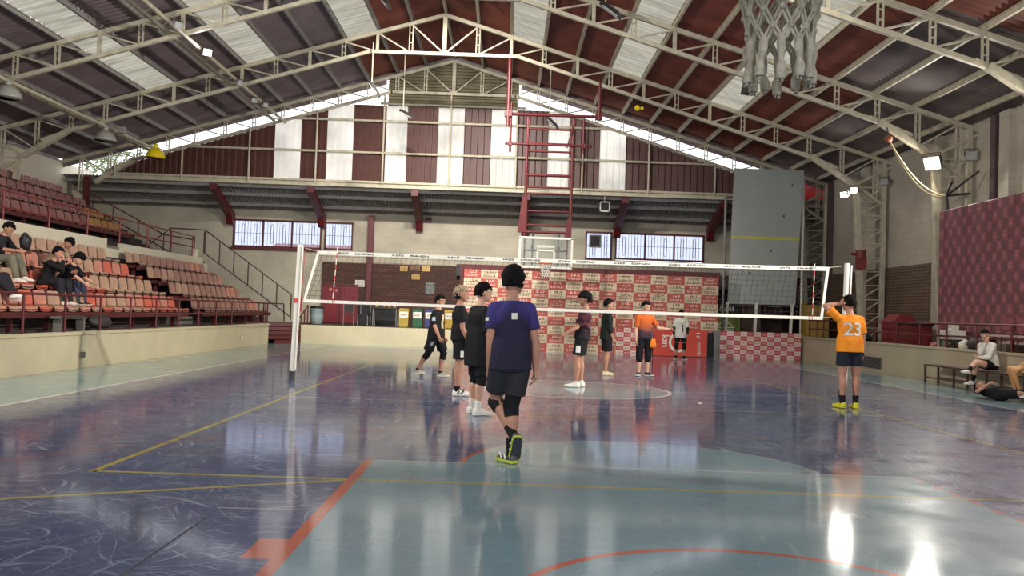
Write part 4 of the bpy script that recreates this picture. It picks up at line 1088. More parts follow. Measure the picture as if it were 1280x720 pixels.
q = MB(); q.tube([(-0.72, 12.88, 3.5), (0.72, 12.88, 3.5)], 0.028, 8); P('board_crossbar', q, M['dark_grey'])
q = MB(); q.tube([(-0.72, 12.9, 3.0), (-0.72, 12.9, 3.95)], 0.028, 8); q.tube([(0.72, 12.9, 3.0), (0.72, 12.9, 3.95)], 0.028, 8); P('board_crossbar', q, R_)

root = empty('basketball_hoop', (0.0, 0, 0), 'thick knotted cord net of the hoop overhead, hanging in at the top', 'basketball hoop')
hoop_core(root, -12.42, -12.0, True)
root.location = (-0.06, 0.0, -0.03)
for x in (-0.8, 0.8):
    q = MB(); q.beam((x, -12.55, 3.2), (x, -13.65, roof_z(x) - 1.2), 0.08, 0.08); P('ladder_side', q)
for z in (3.3, 3.8):
    q = MB(); q.tube([(-0.85, -12.55, z), (0.85, -12.55, z)], 0.04, 8); P('cross_bar', q)
for x in (-0.45, 0.45):
    q = MB(); q.bx(x - 0.03, x + 0.03, -12.57, -12.44, 3.0, 3.9); P('board_strut', q, M['dark_grey'])

# ================================================================== LAMPS
def bell_lamp(x, y, z, m_shade, lab, hang):
    root = empty('bell_lamp', (x, y, z), lab, 'hanging lamp')
    q = MB(); pr = [(0.36, 0.0), (0.365, 0.01), (0.355, 0.06), (0.32, 0.16), (0.25, 0.26), (0.15, 0.33), (0.08, 0.36), (0.06, 0.36), (0.14, 0.31), (0.23, 0.24), (0.3, 0.15), (0.335, 0.05), (0.34, 0.0)]
    q.lathe(pr, (0, 0, 0), 24); part('shade', q, m_shade, root)
    q = MB(); q.lathe([(0.07, 0.34), (0.09, 0.36), (0.09, 0.5), (0.04, 0.54)], (0, 0, 0), 12); part('cap', q, m_shade, root)
    q = MB(); q.ell((0, 0, 0.14), (0.09, 0.09, 0.14)); part('bulb', q, M['lamp_off'], root)
    q = MB(); q.tube([(0, 0, 0.5), (0, 0, hang)], 0.015, 8); part('hanger', q, M['dark_grey'], root)
ztie = chord_z(-15.0) - 0.12
bell_lamp(-15.0, 13.0, 6.72, M['galv'], 'grey metal bell lamp hanging over the upper seats, further along the tie beam', ztie - 6.72)
bell_lamp(-15.0, 7.33, 6.74, M['galv'], 'grey metal bell lamp hanging at the edge of the picture above the stand', ztie - 6.74)
bell_lamp(-14.9, 16.9, 6.86, M['yellow'], 'bright yellow bell lamp hanging in front of the brown gable sheets', ztie - 6.86)
q = MB(); q.box((-14.45, 13.0, 7.1), (0.22, 0.22, 0.22)); 
for k in range(4): q.box((-14.45, 12.88, 7.03 + k * 0.05), (0.24, 0.02, 0.02))
thing('ballast_box', q, M['grey_steel'], (-14.45, 13, 6.95), 'small ribbed grey box fixed to the tie beam beside the grey bell lamp', 'box')
def flood(loc, aim, lab, on, size=0.36, power=0.0, spread=180):
    root = empty('floodlight', loc, lab, 'floodlight', 'floodlights')
    d = V(aim).normalized(); s = d.cross(V((0, 0, 1))).normalized(); u = s.cross(d)
    Rm = Matrix((s, d, u)).transposed()
    q = MB(); q.box((0, 0, 0), (size, 0.09, size * 0.8), 0, Rm)
    for k in range(5): q.box(Rm @ V(((k - 2) * size * 0.2, -0.07, 0)), (0.02, 0.07, size * 0.6), 0, Rm)
    part('housing', q, M['galv'] if not on else M['grey_steel'], root)
    q = MB(); q.box(Rm @ V((0, 0.05, 0)), (size * 0.88, 0.02, size * 0.68), 0, Rm); part('lens', q, [M['lamp_off'], M['lamp_on'], M['lamp_dim']][on], root)
    q = MB(); q.tube([Rm @ V((-size * 0.55, 0, 0)), Rm @ V((-size * 0.55, 0, size * 0.6)), Rm @ V((size * 0.55, 0, size * 0.6)), Rm @ V((size * 0.55, 0, 0))], 0.015, 6)
    part('bracket', q, M['dark_grey'], root)
    if on:
        ld = bpy.data.lights.new('flood_light', 'AREA'); ld.shape = 'RECTANGLE'; ld.size = size * 0.85; ld.size_y = size * 0.65; ld.energy = power; ld.spread = math.radians(spread); ld.color = (1.0, 0.95, 0.86)
        lo_ = bpy.data.objects.new('flood_light', ld); COL.objects.link(lo_); lo_.parent = root
        lo_.matrix_local = Matrix.Translation(d * 0.075) @ d.to_track_quat('-Z', 'Y').to_matrix().to_4x4()
    return root
flood((10.3, 7.35, 5.86), (-0.85, -0.55, -0.42), 'large dazzling floodlight on the second truss column above the maroon banner', 1, 0.46, 200)
flood((10.1, 2.0, 5.9), (-0.85, -0.5, -0.4), 'large dazzling floodlight on the third truss column at the edge of the picture', 1, 0.46, 200)
flood((9.98, 12.65, 5.72), (-0.75, -0.6, -0.3), 'small lit floodlight beside another below the first truss, nearer the grey board', 2, 0.24, 30)
flood((10.32, 12.65, 5.88), (-0.75, -0.6, -0.3), 'small lit floodlight beside another below the first truss, nearer the side wall', 2, 0.24, 30)
flood((11.3, 12.6, 6.2), (-0.6, -0.6, -0.5), 'pale unlit floodlight on the outer leg of the first truss column', 0, 0.26)
flood((11.35, 7.36, 6.1), (-0.3, -0.9, -0.3), 'dark unlit floodlight beside the second truss column', 0, 0.3)
flood((10.3, -3.3, 5.9), (-1, 0.45, -0.13), 'large added floodlight on the fourth truss column, out of view, lighting the stand', 1, 0.46, 520, 75)  # unseen lamp added to brighten the stand seats
flood((10.3, -8.6, 5.9), (-0.9, 0.3, -0.42), 'large floodlight on the fifth truss column beside the court', 1, 0.46, 150)
for x, lab in ((-4.4, 'added floodlight out of view high in the second truss, seating side of the ridge'), (-2.9, 'added floodlight out of view high in the second truss, hoop side of the ridge')):  # pair added above the view to brighten the gable and back wall
    flood((x, 7.62, 10.5), (0.05, 1, -0.72), lab, 1, 0.46, 330, 95)
flood((-10.1, -5.0, chord_z(-10.3) - 0.45), (1, 0.5, -0.2), 'added floodlight out of view on the tie beam, lighting the side wall', 1, 0.46, 1100)  # extra lamp outside the view, added to lift the side wall
zt = chord_z(-10.3) - 0.24
flood((-10.1, 8.6, zt + 0.06), (0.45, -0.75, -0.5), 'lit small floodlight under the long tie beam above the stand', 2, 0.24, 30)
flood((-10.0, 6.1, zt), (0.75, -0.5, -0.4), 'unlit small floodlight on the tie beam, next to the camera end', 0, 0.22)
flood((-10.1, 11.6, zt - 0.02), (0.75, -0.6, -0.4), 'unlit small floodlight on the tie beam just beyond the lit one', 0, 0.2)
flood((-10.3, 13.9, zt - 0.02), (0.5, -0.8, -0.4), 'unlit small floodlight near the gable, one of a pair, first on the tie beam', 0, 0.2)
flood((-10.05, 14.35, zt - 0.06), (0.7, -0.6, -0.4), 'unlit small floodlight near the gable, one of a pair, second on the tie beam', 0, 0.2)
def pole_lamp(x, y, z, ztop, tilt, lab, L=0.62):
    root = empty('pole_lamp', (x, y, z), lab, 'hanging lamp', 'tilted reflector lamps on thin poles')
    q = MB(); q.tube([(0, 0, 0.06), (0, 0, ztop - z)], 0.022, 8); part('pole', q, M['cream_steel'], root)
    c, s = math.cos(tilt), math.sin(tilt); Rm = Matrix(((c, 0, s), (0, 1, 0), (-s, 0, c)))
    q = MB(); vv = []
    for x_, hw, z_ in ((-L / 2, 0.06, 0.02), (-L / 4, 0.12, 0.05), (L / 4, 0.14, 0.05), (L / 2, 0.08, 0.0)):
        vv += [Rm @ V((x_ + L * 0.25, -hw, z_ - 0.05)), Rm @ V((x_ + L * 0.25, -hw * 0.6, z_ + 0.03)), Rm @ V((x_ + L * 0.25, hw * 0.6, z_ + 0.03)), Rm @ V((x_ + L * 0.25, hw, z_ - 0.05))]
    ff = [(4 * i + j, 4 * i + j + 1, 4 * i + j + 5, 4 * i + j + 4) for i in range(3) for j in range(3)] + [(0, 1, 2, 3), (15, 14, 13, 12)] + [(4 * i + 3, 4 * i, 4 * i + 4, 4 * i + 7) for i in range(3)]
    q.add(vv, ff); part('reflector', q, M['dark_grey'], root)
    q = MB(); q.box(Rm @ V((L * 0.25, 0, -0.04)), (L * 0.7, 0.16, 0.02), 0, Rm); part('lens', q, M['lamp_off'], root)
pole_lamp(-5.25, 15.2, 8.56, 10.9, 0.5, 'tilted dark lamp on a long thin pole before the white gable stripe')
pole_lamp(0.1, 15.2, 8.46, 10.3, 0.75, 'tilted dark lamp on a thin pole just behind the red hoop frame')
pole_lamp(-5.95, 12.3, 8.75, 10.2, 0.95, 'pale tilted lamp on a thin pole beside the gable opening')
pole_lamp(-4.95, 6.6, 9.75, 10.9, 0.9, 'dark tilted lamp hanging at the top edge near the ridge', 0.8)
pole_lamp(1.1, 6.5, 9.55, 10.1, 0.6, 'dark tilted lamp hanging from the second truss beside the ridge', 0.7)
def hang_box(x, y, z):
    root = empty('clamp_lamp', (x, y, z), 'black rectangular lamp hanging from the second truss chord under a white roof sheet', 'hanging lamp')
    q = MB(); q.box((0, 0, -0.18), (0.22, 0.1, 0.36), 0, Matrix.Rotation(0.2, 3, 'Y')); part('housing', q, M['black'], root)
    q = MB(); q.tube([(-0.1, 0, -0.05), (-0.1, 0, 0.12), (0.12, 0, 0.12), (0.12, 0, -0.05)], 0.015, 6); part('bracket', q, M['dark_grey'], root)
    q = MB(); q.box((-0.03, -0.055, -0.2), (0.16, 0.01, 0.26), 0, Matrix.Rotation(0.2, 3, 'Y')); part('lens', q, M['dark_grey'], root)
hang_box(5.15, 7.45, chord_z(5.15) - 0.16)
b = MB(); b.ell((2.95, 12.75, 8.42), (0.1, 0.1, 0.1), None, 0, 10, 8); b.ell((3.1, 12.7, 8.4), (0.06, 0.06, 0.06), None, 0, 10, 8)
thing('yellow_lamp_pair', b, M['yellow'], (3.0, 12.75, 8.3), 'pair of small yellow lamps on the first truss above the hoop', 'lamp')  # small twin lamps, modelled as plain yellow spheres

# pulley and rope
root = empty('pulley_block', (9.1, 7.42, 6.5), 'rusty pulley block hanging from the second truss on a hook', 'pulley')
q = MB(); q.tube([(-0.15, 0.05, 0.42), (-0.05, 0, 0.3), (0, 0, 0.1)], 0.02, 8); part('hook', q, M['dark_grey'], root)
q = MB(); q.lathe([(0.02, -0.05), (0.1, -0.04), (0.11, 0), (0.1, 0.04), (0.02, 0.05)], (0, 0, 0), 16); qq = MB(); qq.v = [(v[0], v[2], v[1]) for v in q.v]; qq.f = q.f; qq.mi = q.mi; qq.sm = q.sm
part('sheave', qq, mat('rusty_iron', (142, 84, 54), 0.7), root)
rope_pts = []
for k in range(17):
    t = k / 16; rope_pts.append((9.14 + 1.52 * t, 7.42 - 0.12 * t, 6.42 - 1.46 * (1 - (1 - t) ** 1.9)))
b = MB(); b.tube(rope_pts, 0.022, 8); b.tube([(p[0] + 0.04 * math.sin(3 * i / 16), p[1] + 0.03, p[2] - 0.14 * math.sin(math.pi * i / 16)) for i, p in enumerate(rope_pts)], 0.018, 8)
thing('rope', b, M['rope'], rope_pts[-1], 'pale double rope sagging from the pulley to the top of the banner', 'rope')
b = MB()
for p in ((9.9, 6.9, 5.3), (11.3, 7.3, 5.05), (11.35, 6.9, 5.6)): b.tube([rope_pts[-1], ((p[0] + 10.7) / 2 + .3, p[1], p[2])], 0.03, 8)
b.tube([rope_pts[-1], (10.72, 7.3, 4.5)], 0.04, 8)
thing('rope_anchor', b, M['dark_grey'], rope_pts[-1], 'dark iron bracket on the banner corner where the rope is tied', 'bracket')
b = MB(); b.tube([(10.55, 12.6, 3.6), (10.55, 12.6, 3.85)], 0.17, 12); b.box((10.57, 12.62, 3.42), (0.3, 0.22, 0.4)); b.tube([(10.4, 12.6, 3.72), (10.2, 12.5, 3.72)], 0.05, 8)
thing('hose_reel', b, mat('faded_red_housing', (128, 52, 46), 0.6), (10.57, 12.7, 3.3), 'dull red winch box fixed on the first lattice column', 'winch')

# ================================================================== SIDE PLATFORM AND BENCHES
def lumps(name, c, r, m, lab, cat, seed):
    b = MB(); rr = random.Random(seed); a, d_ = rr.random() * 6, rr.random() * 6
    b.ell(c, r, None, 0, 16, 10, lambda d: (1 + 0.12 * math.sin(4 * d.x + a) * math.cos(5 * d.z + d_)) * (1 if d.z > -0.7 else 0.93))
    return thing(name, b, m, (c[0], c[1], c[2] - r[2]), lab, cat)
b = MB(); b.prism([(10.2, 0.8), (10.95, 0.8), (10.95, 1.45), (10.7, 1.72), (10.4, 1.72), (10.2, 1.5)], 'y', 9.3, 10.1)
thing('covered_machine', b, mat('red_tarp', (128, 42, 46), 0.7, bump=0.5, bscale=8), (10.5, 9.7, 0.8), 'hunched red covered machine behind the side railing', 'machine')
root = empty('red_crate', (10.5, 8.6, 0.8), 'dark red box with a black lid beside the red covered machine', 'box')
q = MB(); q.bx(-0.3, 0.3, -0.4, 0.4, 0, 0.6); part('box_body', q, M['rail_red'], root); q = MB(); q.bx(-0.33, 0.33, -0.43, 0.43, 0.6, 0.68); part('lid', q, M['black'], root)
root = empty('white_box', (9.96, 5.5, 1.08), 'small white box on a stool behind the railing near the banner', 'box')
q = MB(); q.bx(-0.2, 0.2, -0.25, 0.25, 0, 0.22); q.bx(-0.1, 0.1, -0.1, 0.1, 0.22, 0.36); part('box_body', q, M['white_paint'], root)
b = MB(); b.bx(9.76, 10.16, 5.2, 5.8, 1.04, 1.08)
for x in (9.79, 10.13):
    for y in (5.25, 5.75): b.tube([(x, y, 0.8), (x, y, 1.04)], 0.02, 8)
thing('low_stool', b, M['dark_grey'], (9.96, 5.5, 0.8), 'low dark stool carrying the small white box', 'stool')
lumps('sports_bag', (10.0, 4.4, 0.99), (0.19, 0.36, 0.19), M['dark_grey'], 'dark sports bag with pale side on the platform behind the railing', 'bag', 3)
lumps('folded_jacket', (9.95, 4.93, 0.94), (0.14, 0.12, 0.14), M['white_paint'], 'crumpled pale jacket beside the dark sports bag', 'jacket', 5)
lumps('small_ball', (9.66, 5.85, 0.93), (0.09, 0.09, 0.06), mat('pink_rubber', (176, 110, 106), 0.6), 'small pink cloth lump on top of the side wall', 'cloth', 8)
lumps('shoe_bag', (10.0, 10.9, 0.95), (0.2, 0.35, 0.15), M['black'], 'black bag by the foot of the first lattice column', 'bag', 12)
for k, y in enumerate((3.55, 2.95, 2.35)):
    root = empty('folding_chair', (9.98, y, 0.8), 'maroon chair with pale seat behind the railing, %s from the banner corner' % ORD[k], 'chair', 'maroon chairs behind the railing', math.pi / 2)
    q = MB(); q.box((0, 0, 0.42), (0.42, 0.4, 0.04)); q.box((0, -0.15, 0.3), (0.4, 0.03, 0.12)); part('seat', q, mat('pale_pink_seat', (206, 178, 172), 0.6), root)
    q = MB(); q.box((0, -0.21, 0.7), (0.42, 0.03, 0.3)); part('backrest', q, bm1, root)
    for sx in (-0.19, 0.19):
        for sy in (-0.18, 0.18):
            q = MB(); q.tube([(sx, sy, 0), (sx, sy * 0.9, 0.41)], 0.015, 8); part('leg', q, M['dark_red'], root)
def bench(y0, y1, lab):
    root = empty('slim_bench', (9.2, (y0 + y1) / 2, 0), lab, 'bench', 'brown benches along the side wall')
    m_ = mat('brown_bench_steel', (74, 50, 44), 0.5); L = y1 - y0
    q = MB(); q.box((0, 0, 0.44), (0.36, L, 0.04)); part('seat_board', q, m_, root)
    n = max(2, int(L / 1.25) + 1)
    for k in range(n):
        yy = -L / 2 + 0.05 + (L - 0.1) * k / (n - 1)
        for x in (-0.16, 0.16):
            q = MB(); q.bx(x - 0.02, x + 0.02, yy - 0.02, yy + 0.02, 0, 0.42); part('leg', q, m_, root)
    for x in (-0.16, 0.16):
        q = MB(); q.bx(x - 0.012, x + 0.012, -L / 2 + 0.05, L / 2 - 0.05, 0.13, 0.16); part('stretcher', q, m_, root)
bench(0.95, 5.05, 'slim brown bench under the seated woman in white')
bench(-1.8, 0.75, 'slim brown bench at the picture edge under the bare legged sitter')

# small things by the stand
lumps('black_bag', (-10.05, 2.75, 0.87), (0.16, 0.42, 0.16), M['dark_grey'], 'dark slumped bag on the walkway behind the red court railing', 'bag', 31)
b = MB(); b.bx(-10.15, -9.95, 0.9, 2.0, 0.95, 1.0)
for y in (1.0, 1.9): b.bx(-10.13, -9.97, y - 0.03, y + 0.03, 0.68, 0.95)
thing('low_plank', b, M['concrete'], (-10.05, 1.4, 0.68), 'pale plank seat behind the red court railing below the two dark dressed spectators', 'plank')
b = MB(); b.lathe([(0.12, 0), (0.16, 0.02), (0.18, 0.4), (0.16, 0.42), (0.05, 0.42)], (-13.2, 16.75, 2.95), 14)
thing('white_bucket', b, M['parapet'], (-13.2, 16.75, 2.95), 'pale bucket standing at the end of the cream parapet', 'bucket')
b = MB(); b.bx(-9.49, -9.53, 11.0, 11.12, 0.22, 0.34); thing('wall_socket', b, M['white_paint'], (-9.5, 11.06, 0.22), 'small white socket plate low on the cream stand wall', 'socket')
b = MB(); b.bx(-9.49, -9.54, 0.9, 1.02, 0.2, 0.32); thing('wall_socket', b, M['concrete'], (-9.5, 0.96, 0.2), 'small grey socket plate on the cream wall near the camera', 'socket')
# tree beyond the gable opening and hill, roof beyond the windows
rt = random.Random(9); root = empty('outdoor_tree', (-20.3, 24.5, 0), 'green tree seen outside through the gable opening above the stand', 'tree')
q = MB(); q.tube([(0, 0, 0), (0.1, 0, 4), (-0.1, 0.1, 7.5)], [0.2, 0.15, 0.06], 8)
for k in range(7): q.tube([(0, 0, 4.5 + k * 0.4), (rt.uniform(-1.6, 1.6), rt.uniform(-1, 1), 6.2 + k * 0.4)], [0.05, 0.015], 5)
part('trunk', q, mat('bark', (84, 70, 58), 0.9), root)
q = MB()
for k in range(900):
    a = rt.uniform(0, 6.28); rr = 1.9 * math.sqrt(rt.random()); z = 7.7 + rt.gauss(0, 0.75)
    c = V((rr * math.cos(a) + 0.6, rr * math.sin(a) * 0.8, z)); d1 = V((rt.gauss(0, 1), rt.gauss(0, 1), rt.gauss(0, 1))).normalized() * 0.13; d2 = d1.cross(V((rt.gauss(0, 1), rt.gauss(0, 1), rt.gauss(0, 1)))).normalized() * 0.06
    q.add([c - d1, c + d2, c + d1, c - d2], [(0, 1, 2, 3)])
part('foliage', q, mat('dusty_green_leaves', (112, 122, 84), 0.8), root)
q = MB(); n = 24
q.prism([(-8, 1.0)] + [(-8 + 40 * k / n, 6.2 + 1.2 * math.sin(k * 0.5) + 1.6 * math.exp(-((k - 13) / 4.0) ** 2)) for k in range(n + 1)] + [(32, 1.0)], 'y', 120, 124)
struct('hill', q, mat('hazy_blue_hill', (176, 186, 208), 0.9))
root = empty('outdoor_house', (-10.5, 32, 0), 'pale house with a reddish roof outside the windows beside the stand', 'house')
q = MB(); q.bx(-4, 4, 0, 5, 0, 3.9); part('wall', q, mat('pale_house_wall', (216, 206, 204), 0.8), root)
q = MB(); q.prism([(-0.4, 3.9), (5.4, 3.9), (2.5, 5.0)], 'x', -4.4, 4.4); part('roof', q, mat('pink_roof_tiles', (206, 150, 144), 0.8), root)
# ================================================================== PEOPLE
SKIN = mat('skin_tan', (178, 128, 104), 0.55, var=0.06, scale=8)
SKIN2 = mat('skin_light', (206, 160, 134), 0.55, var=0.06, scale=8)
HAIR = mat('black_hair', (20, 17, 17), 0.8, var=0.4, scale=40, bump=0.8, bscale=90, spec=0.12)
EYE = mat('dark_eye', (28, 20, 18), 0.3); LIP = mat('lip', (150, 88, 80), 0.5)
CLOTH = {}
def cloth(name, rgb, rough=0.8):
    if name not in CLOTH: CLOTH[name] = mat(name, rgb, rough, var=0.14, scale=6, bump=0.35, bscale=14, spec=0.2)
    return CLOTH[name]
BLACKC = cloth('black_cloth', (26, 25, 27)); DARKC = cloth('charcoal_cloth', (38, 38, 44)); WHITEC = cloth('white_cloth', (222, 218, 208))
SHOEW = mat('white_shoe', (226, 222, 212), 0.5, var=0.06); SHOEC = mat('cream_shoe', (206, 190, 156), 0.5); SHOEB = mat('black_shoe', (30, 30, 32), 0.5); SHOEY = mat('lime_yellow_shoe', (204, 198, 40), 0.5)
SHOEG = mat('grey_shoe', (150, 150, 148), 0.5)
def remesh(o, vox, smooth=4, fac=0.5):
    m = o.modifiers.new('remesh', 'REMESH'); m.mode = 'VOXEL'; m.voxel_size = vox; m.use_smooth_shade = True
    s = o.modifiers.new('smooth', 'SMOOTH'); s.iterations = smooth; s.factor = fac
    return o
def basis(up, right):
    u = V(up).normalized(); r = V(right); r = (r - u * r.dot(u)).normalized(); f = u.cross(r)
    return Matrix((r, f, u)).transposed()       # columns: right, forward, up
def ring(c, B, rx, ry, n=16, sq=1.0, fwd=0.0):
    out = []
    for k in range(n):
        a = 2 * math.pi * k / n; ca, sa = math.cos(a), math.sin(a)
        x = math.copysign(abs(ca) ** sq, ca) * rx; y = math.copysign(abs(sa) ** sq, sa) * ry + fwd
        out.append(c + B @ V((x, y, 0)))
    return out
def person(label, loc, heading, h, pose, look, vox=0.009, group=None):
    """local frame: x to the figure's right, y forward, z up. Directions in pose are vectors in that frame."""
    root = empty('person', (loc[0], loc[1], 0), label, 'person', group, math.radians(heading))
    g = lambda k, d: pose.get(k, d)
    fat = look.get('fat', 1.0)
    up = V(g('up', (0, 0.03, 1))).normalized(); tw = math.radians(g('twist', 0))
    Bp = basis(g('pup', (0, 0, 1)) if 'pup' in pose else up, (1, 0, 0)); Bt = basis(up, (math.cos(tw), math.sin(tw), 0))
    LT, LS = 0.245 * h, 0.246 * h; UA, FA = 0.172 * h, 0.148 * h
    legs = {s: [V(x).normalized() for x in g('leg' + s, ((0, 0.02, -1), (0, -0.03, -1), (0.1 if s == 'R' else -0.1, 1, 0)))] for s in 'LR'}
    if 'hip_z' in pose: hz = pose['hip_z']
    else:
        lo = 0
        for s in 'LR':
            t_, sh, ft = legs[s]; az = t_.z * LT + sh.z * LS
            lo = min(lo, az - 0.043 * h if abs(ft.z) < 0.35 else az + ft.z * 0.115 * h - 0.012)
        hz = -lo
    P = V((0, 0, hz))
    neck = P + up * 0.30 * h
    sg = {'L': -1, 'R': 1}
    J = {}
    for s in 'LR':
        J['hip' + s] = P + Bp @ V((sg[s] * 0.052 * h * fat, 0, 0))
        J['knee' + s] = J['hip' + s] + legs[s][0] * LT; J['ank' + s] = J['knee' + s] + legs[s][1] * LS
        J['sh' + s] = P + up * 0.264 * h + Bt @ V((sg[s] * 0.097 * h * look.get('sw', 1), 0, 0))
        ua, fa = [V(x).normalized() for x in g('arm' + s, ((sg[s] * 0.16, 0.0, -1), (sg[s] * 0.08, 0.2, -1)))][:2]
        J['el' + s] = J['sh' + s] + ua * UA; J['wr' + s] = J['el' + s] + fa * FA; J['ua' + s] = ua; J['fa' + s] = fa
    hy, hp = math.radians(g('head_yaw', 0)), math.radians(g('head_pitch', 0))
    hf = (Bt @ V((-math.sin(hy), math.cos(hy), 0))); hu0 = (up * 0.6 + V((0, 0, 1)) * 0.4).normalized() if 'lying' not in pose else up
    hu = (hu0 * math.cos(hp) - hf * math.sin(hp)).normalized()      # positive pitch looks up
    hr = hf.cross(hu).normalized(); Bh = basis(hu, hr)
    hc = neck + up * 0.055 * h + hu * 0.055 * h + Bh @ V((0, 0.012 * h, 0))
    for s in 'LR':
        if 'ik' + s in pose:                       # bring the hand to a point given in the head's frame
            tgt, hint = pose['ik' + s]; T = hc + Bh @ (V(tgt) * 0.066 * h); d = T - J['sh' + s]; D = min(d.length, (UA + FA) * 0.99); dn = d.normalized()
            a_ = (UA * UA - FA * FA + D * D) / (2 * D); hh = math.sqrt(max(0, UA * UA - a_ * a_)); hv = V(hint); hv = (hv - dn * hv.dot(dn)).normalized()
            J['el' + s] = J['sh' + s] + dn * a_ + hv * hh; J['wr' + s] = J['sh' + s] + dn * D
            J['ua' + s] = (J['el' + s] - J['sh' + s]).normalized(); J['fa' + s] = (J['wr' + s] - J['el' + s]).normalized()
    # ---------------- body
    mb = MB()
    tors = [(-0.055, .066, .05), (-0.03, .088, .062), (0.02, .094, .064), (0.08, .084, .056), (0.14, .082, .054), (0.2, .090, .06), (0.24, .092, .058), (0.262, .078, .050), (0.28, .058, .043), (0.298, .042, .038), (0.32, .034, .036)]
    mb.loft([ring(P + up * a * h, Bp if a < 0.05 else Bt, rx * h * fat, ry * h * fat, 16, 0.85) for a, rx, ry in tors])
    mb.caps(neck - up * 0.01 * h, hc - hu * 0.03 * h, 0.034 * h, 0.031 * h)
    hr_ = 0.066 * h; hrs = [(-1.02, .30, .30, .34), (-0.9, .46, .48, .3), (-0.62, .6, .72, .14), (-0.3, .66, .86, .04), (0.05, .70, .92, 0), (0.4, .70, .92, -.02), (0.7, .60, .76, -.04), (0.92, .38, .48, -.05), (1.02, .12, .14, -.05)]
    mb.loft([ring(hc + hu * a * hr_ * 1.0, Bh, rx * hr_ * 1.05, ry * hr_ * 1.05, 18, 0.95, fy * hr_) for a, rx, ry, fy in hrs])
    mb.ell(hc + Bh @ V((0, 0.92 * hr_, -0.22 * hr_)), (0.13 * hr_, 0.2 * hr_, 0.24 * hr_), Bh, 0, 8, 6)     # nose
    mb.ell(hc + Bh @ V((0, 0.84 * hr_, -0.62 * hr_)), (0.24 * hr_, 0.1 * hr_, 0.09 * hr_), Bh, 0, 8, 6)     # mouth bulge
    for s in 'LR': mb.ell(hc + Bh @ V((sg[s] * 0.76 * hr_, -0.08 * hr_, -0.1 * hr_)), (0.1 * hr_, 0.2 * hr_, 0.3 * hr_), Bh, 0, 8, 6)
    am = look.get('arm', 1.0)
    for s in 'LR':
        sh, el, wr = J['sh' + s], J['el' + s], J['wr' + s]; fa = J['fa' + s]
        mb.caps(sh - Bt @ V((sg[s] * 0.03 * h, 0, -0.002 * h)), sh, 0.033 * h, 0.032 * h); mb.caps(neck - up * 0.012 * h, sh + up * 0.004 * h, 0.026 * h, 0.026 * h)
        mb.caps(sh, sh.lerp(el, 0.5), 0.033 * h * am, 0.029 * h * am); mb.caps(sh.lerp(el, 0.5), el, 0.029 * h * am, 0.0235 * h * am)
        mb.caps(el, el.lerp(wr, 0.35), 0.0235 * h * am, 0.0245 * h * am); mb.caps(el.lerp(wr, 0.35), wr, 0.0245 * h * am, 0.0155 * h * am)
        # hand: palm, four fingers, thumb; palm normal points to the thigh unless told otherwise
        pn = V(g('palm' + s, (-sg[s], 0.15, 0))); hd = V(g('hand' + s, fa)).normalized(); pn = (pn - hd * pn.dot(hd)).normalized(); sd = hd.cross(pn).normalized()
        if sd.dot(V((0, 1, 0.3))) < 0: sd = -sd            # sd points to the thumb side (forward)
        pl = 0.05 * h; p0 = wr; p1 = wr + hd * pl
        mb.loft([[c + sd * a * w_ + pn * b * t_ for a, b in ((1, .6), (.6, 1), (-.6, 1), (-1, .6), (-1, -.6), (-.6, -1), (.6, -1), (1, -.6))] for c, w_, t_ in
                 ((p0, .0145 * h, .0115 * h), (p0 + hd * pl * .35, .021 * h, .0105 * h), (p0 + hd * pl * .8, .0235 * h, .0095 * h), (p1, .0225 * h, .0075 * h))])
        cl = g('curl' + s, 0.45)
        for i, (off, ln) in enumerate(((0.0175, .041), (0.006, .046), (-0.006, .043), (-0.0175, .034))):
            b0 = p1 + sd * off * h - hd * 0.006 * h; d = hd; q = [b0]; c_ = cl * (0.9 + 0.15 * i)
            for seg in (.45, .31, .24):
                d = (d + pn * c_).normalized(); q.append(q[-1] + d * ln * h * seg)
            rr = 0.0051 * h if i < 3 else 0.0045 * h
            for a_, b_ in zip(q[:-1], q[1:]): mb.caps(a_, b_, rr, rr * 0.95, 8)
        t0 = p0 + hd * pl * 0.25 + sd * 0.016 * h; d = (hd * 0.75 + sd * 0.6 + pn * 0.25).normalized(); t1 = t0 + d * 0.026 * h; t2 = t1 + (hd * 0.95 + sd * 0.15 + pn * 0.35).normalized() * 0.024 * h
        mb.caps(t0, t1, 0.0075 * h, 0.006 * h, 8); mb.caps(t1, t2, 0.006 * h, 0.005 * h, 8)
    lg = look.get('leg', 1.0)
    for s in 'LR':
        a, b, c = J['hip' + s], J['knee' + s], J['ank' + s]; sh = (c - b).normalized(); back = -V(legs[s][2])
        mb.caps(a, a.lerp(b, .55), 0.053 * h * lg * fat, 0.044 * h * lg); mb.caps(a.lerp(b, .55), b, 0.044 * h * lg, 0.033 * h * lg)
        m1 = b.lerp(c, .3) + back * 0.008 * h
        mb.caps(b, m1, 0.032 * h * lg, 0.0345 * h * lg); mb.caps(m1, b.lerp(c, .7), 0.0345 * h * lg, 0.024 * h * lg); mb.caps(b.lerp(c, .7), c, 0.024 * h * lg, 0.02 * h)
        mb.caps(c, c + legs[s][2] * 0.05 * h - V((0, 0, 0.015 * h)) * (1 if abs(legs[s][2].z) < .35 else 0), 0.02 * h, 0.016 * h)
    remesh(part('body', mb, look.get('skin', SKIN), root), vox, 5)
    # ---------------- clothes
    def cl_part(name, mb_, m, v=None, sm=4): return remesh(part(name, mb_, m, root), v or vox * 1.15, sm)
    loose = look.get('loose', 1.0); g0 = 0.011 * h
    hem = look.get('hem', -0.045)
    mb = MB(); st = [t for t in tors if t[0] > hem + 0.01]
    base_rx = [t for t in tors][1]
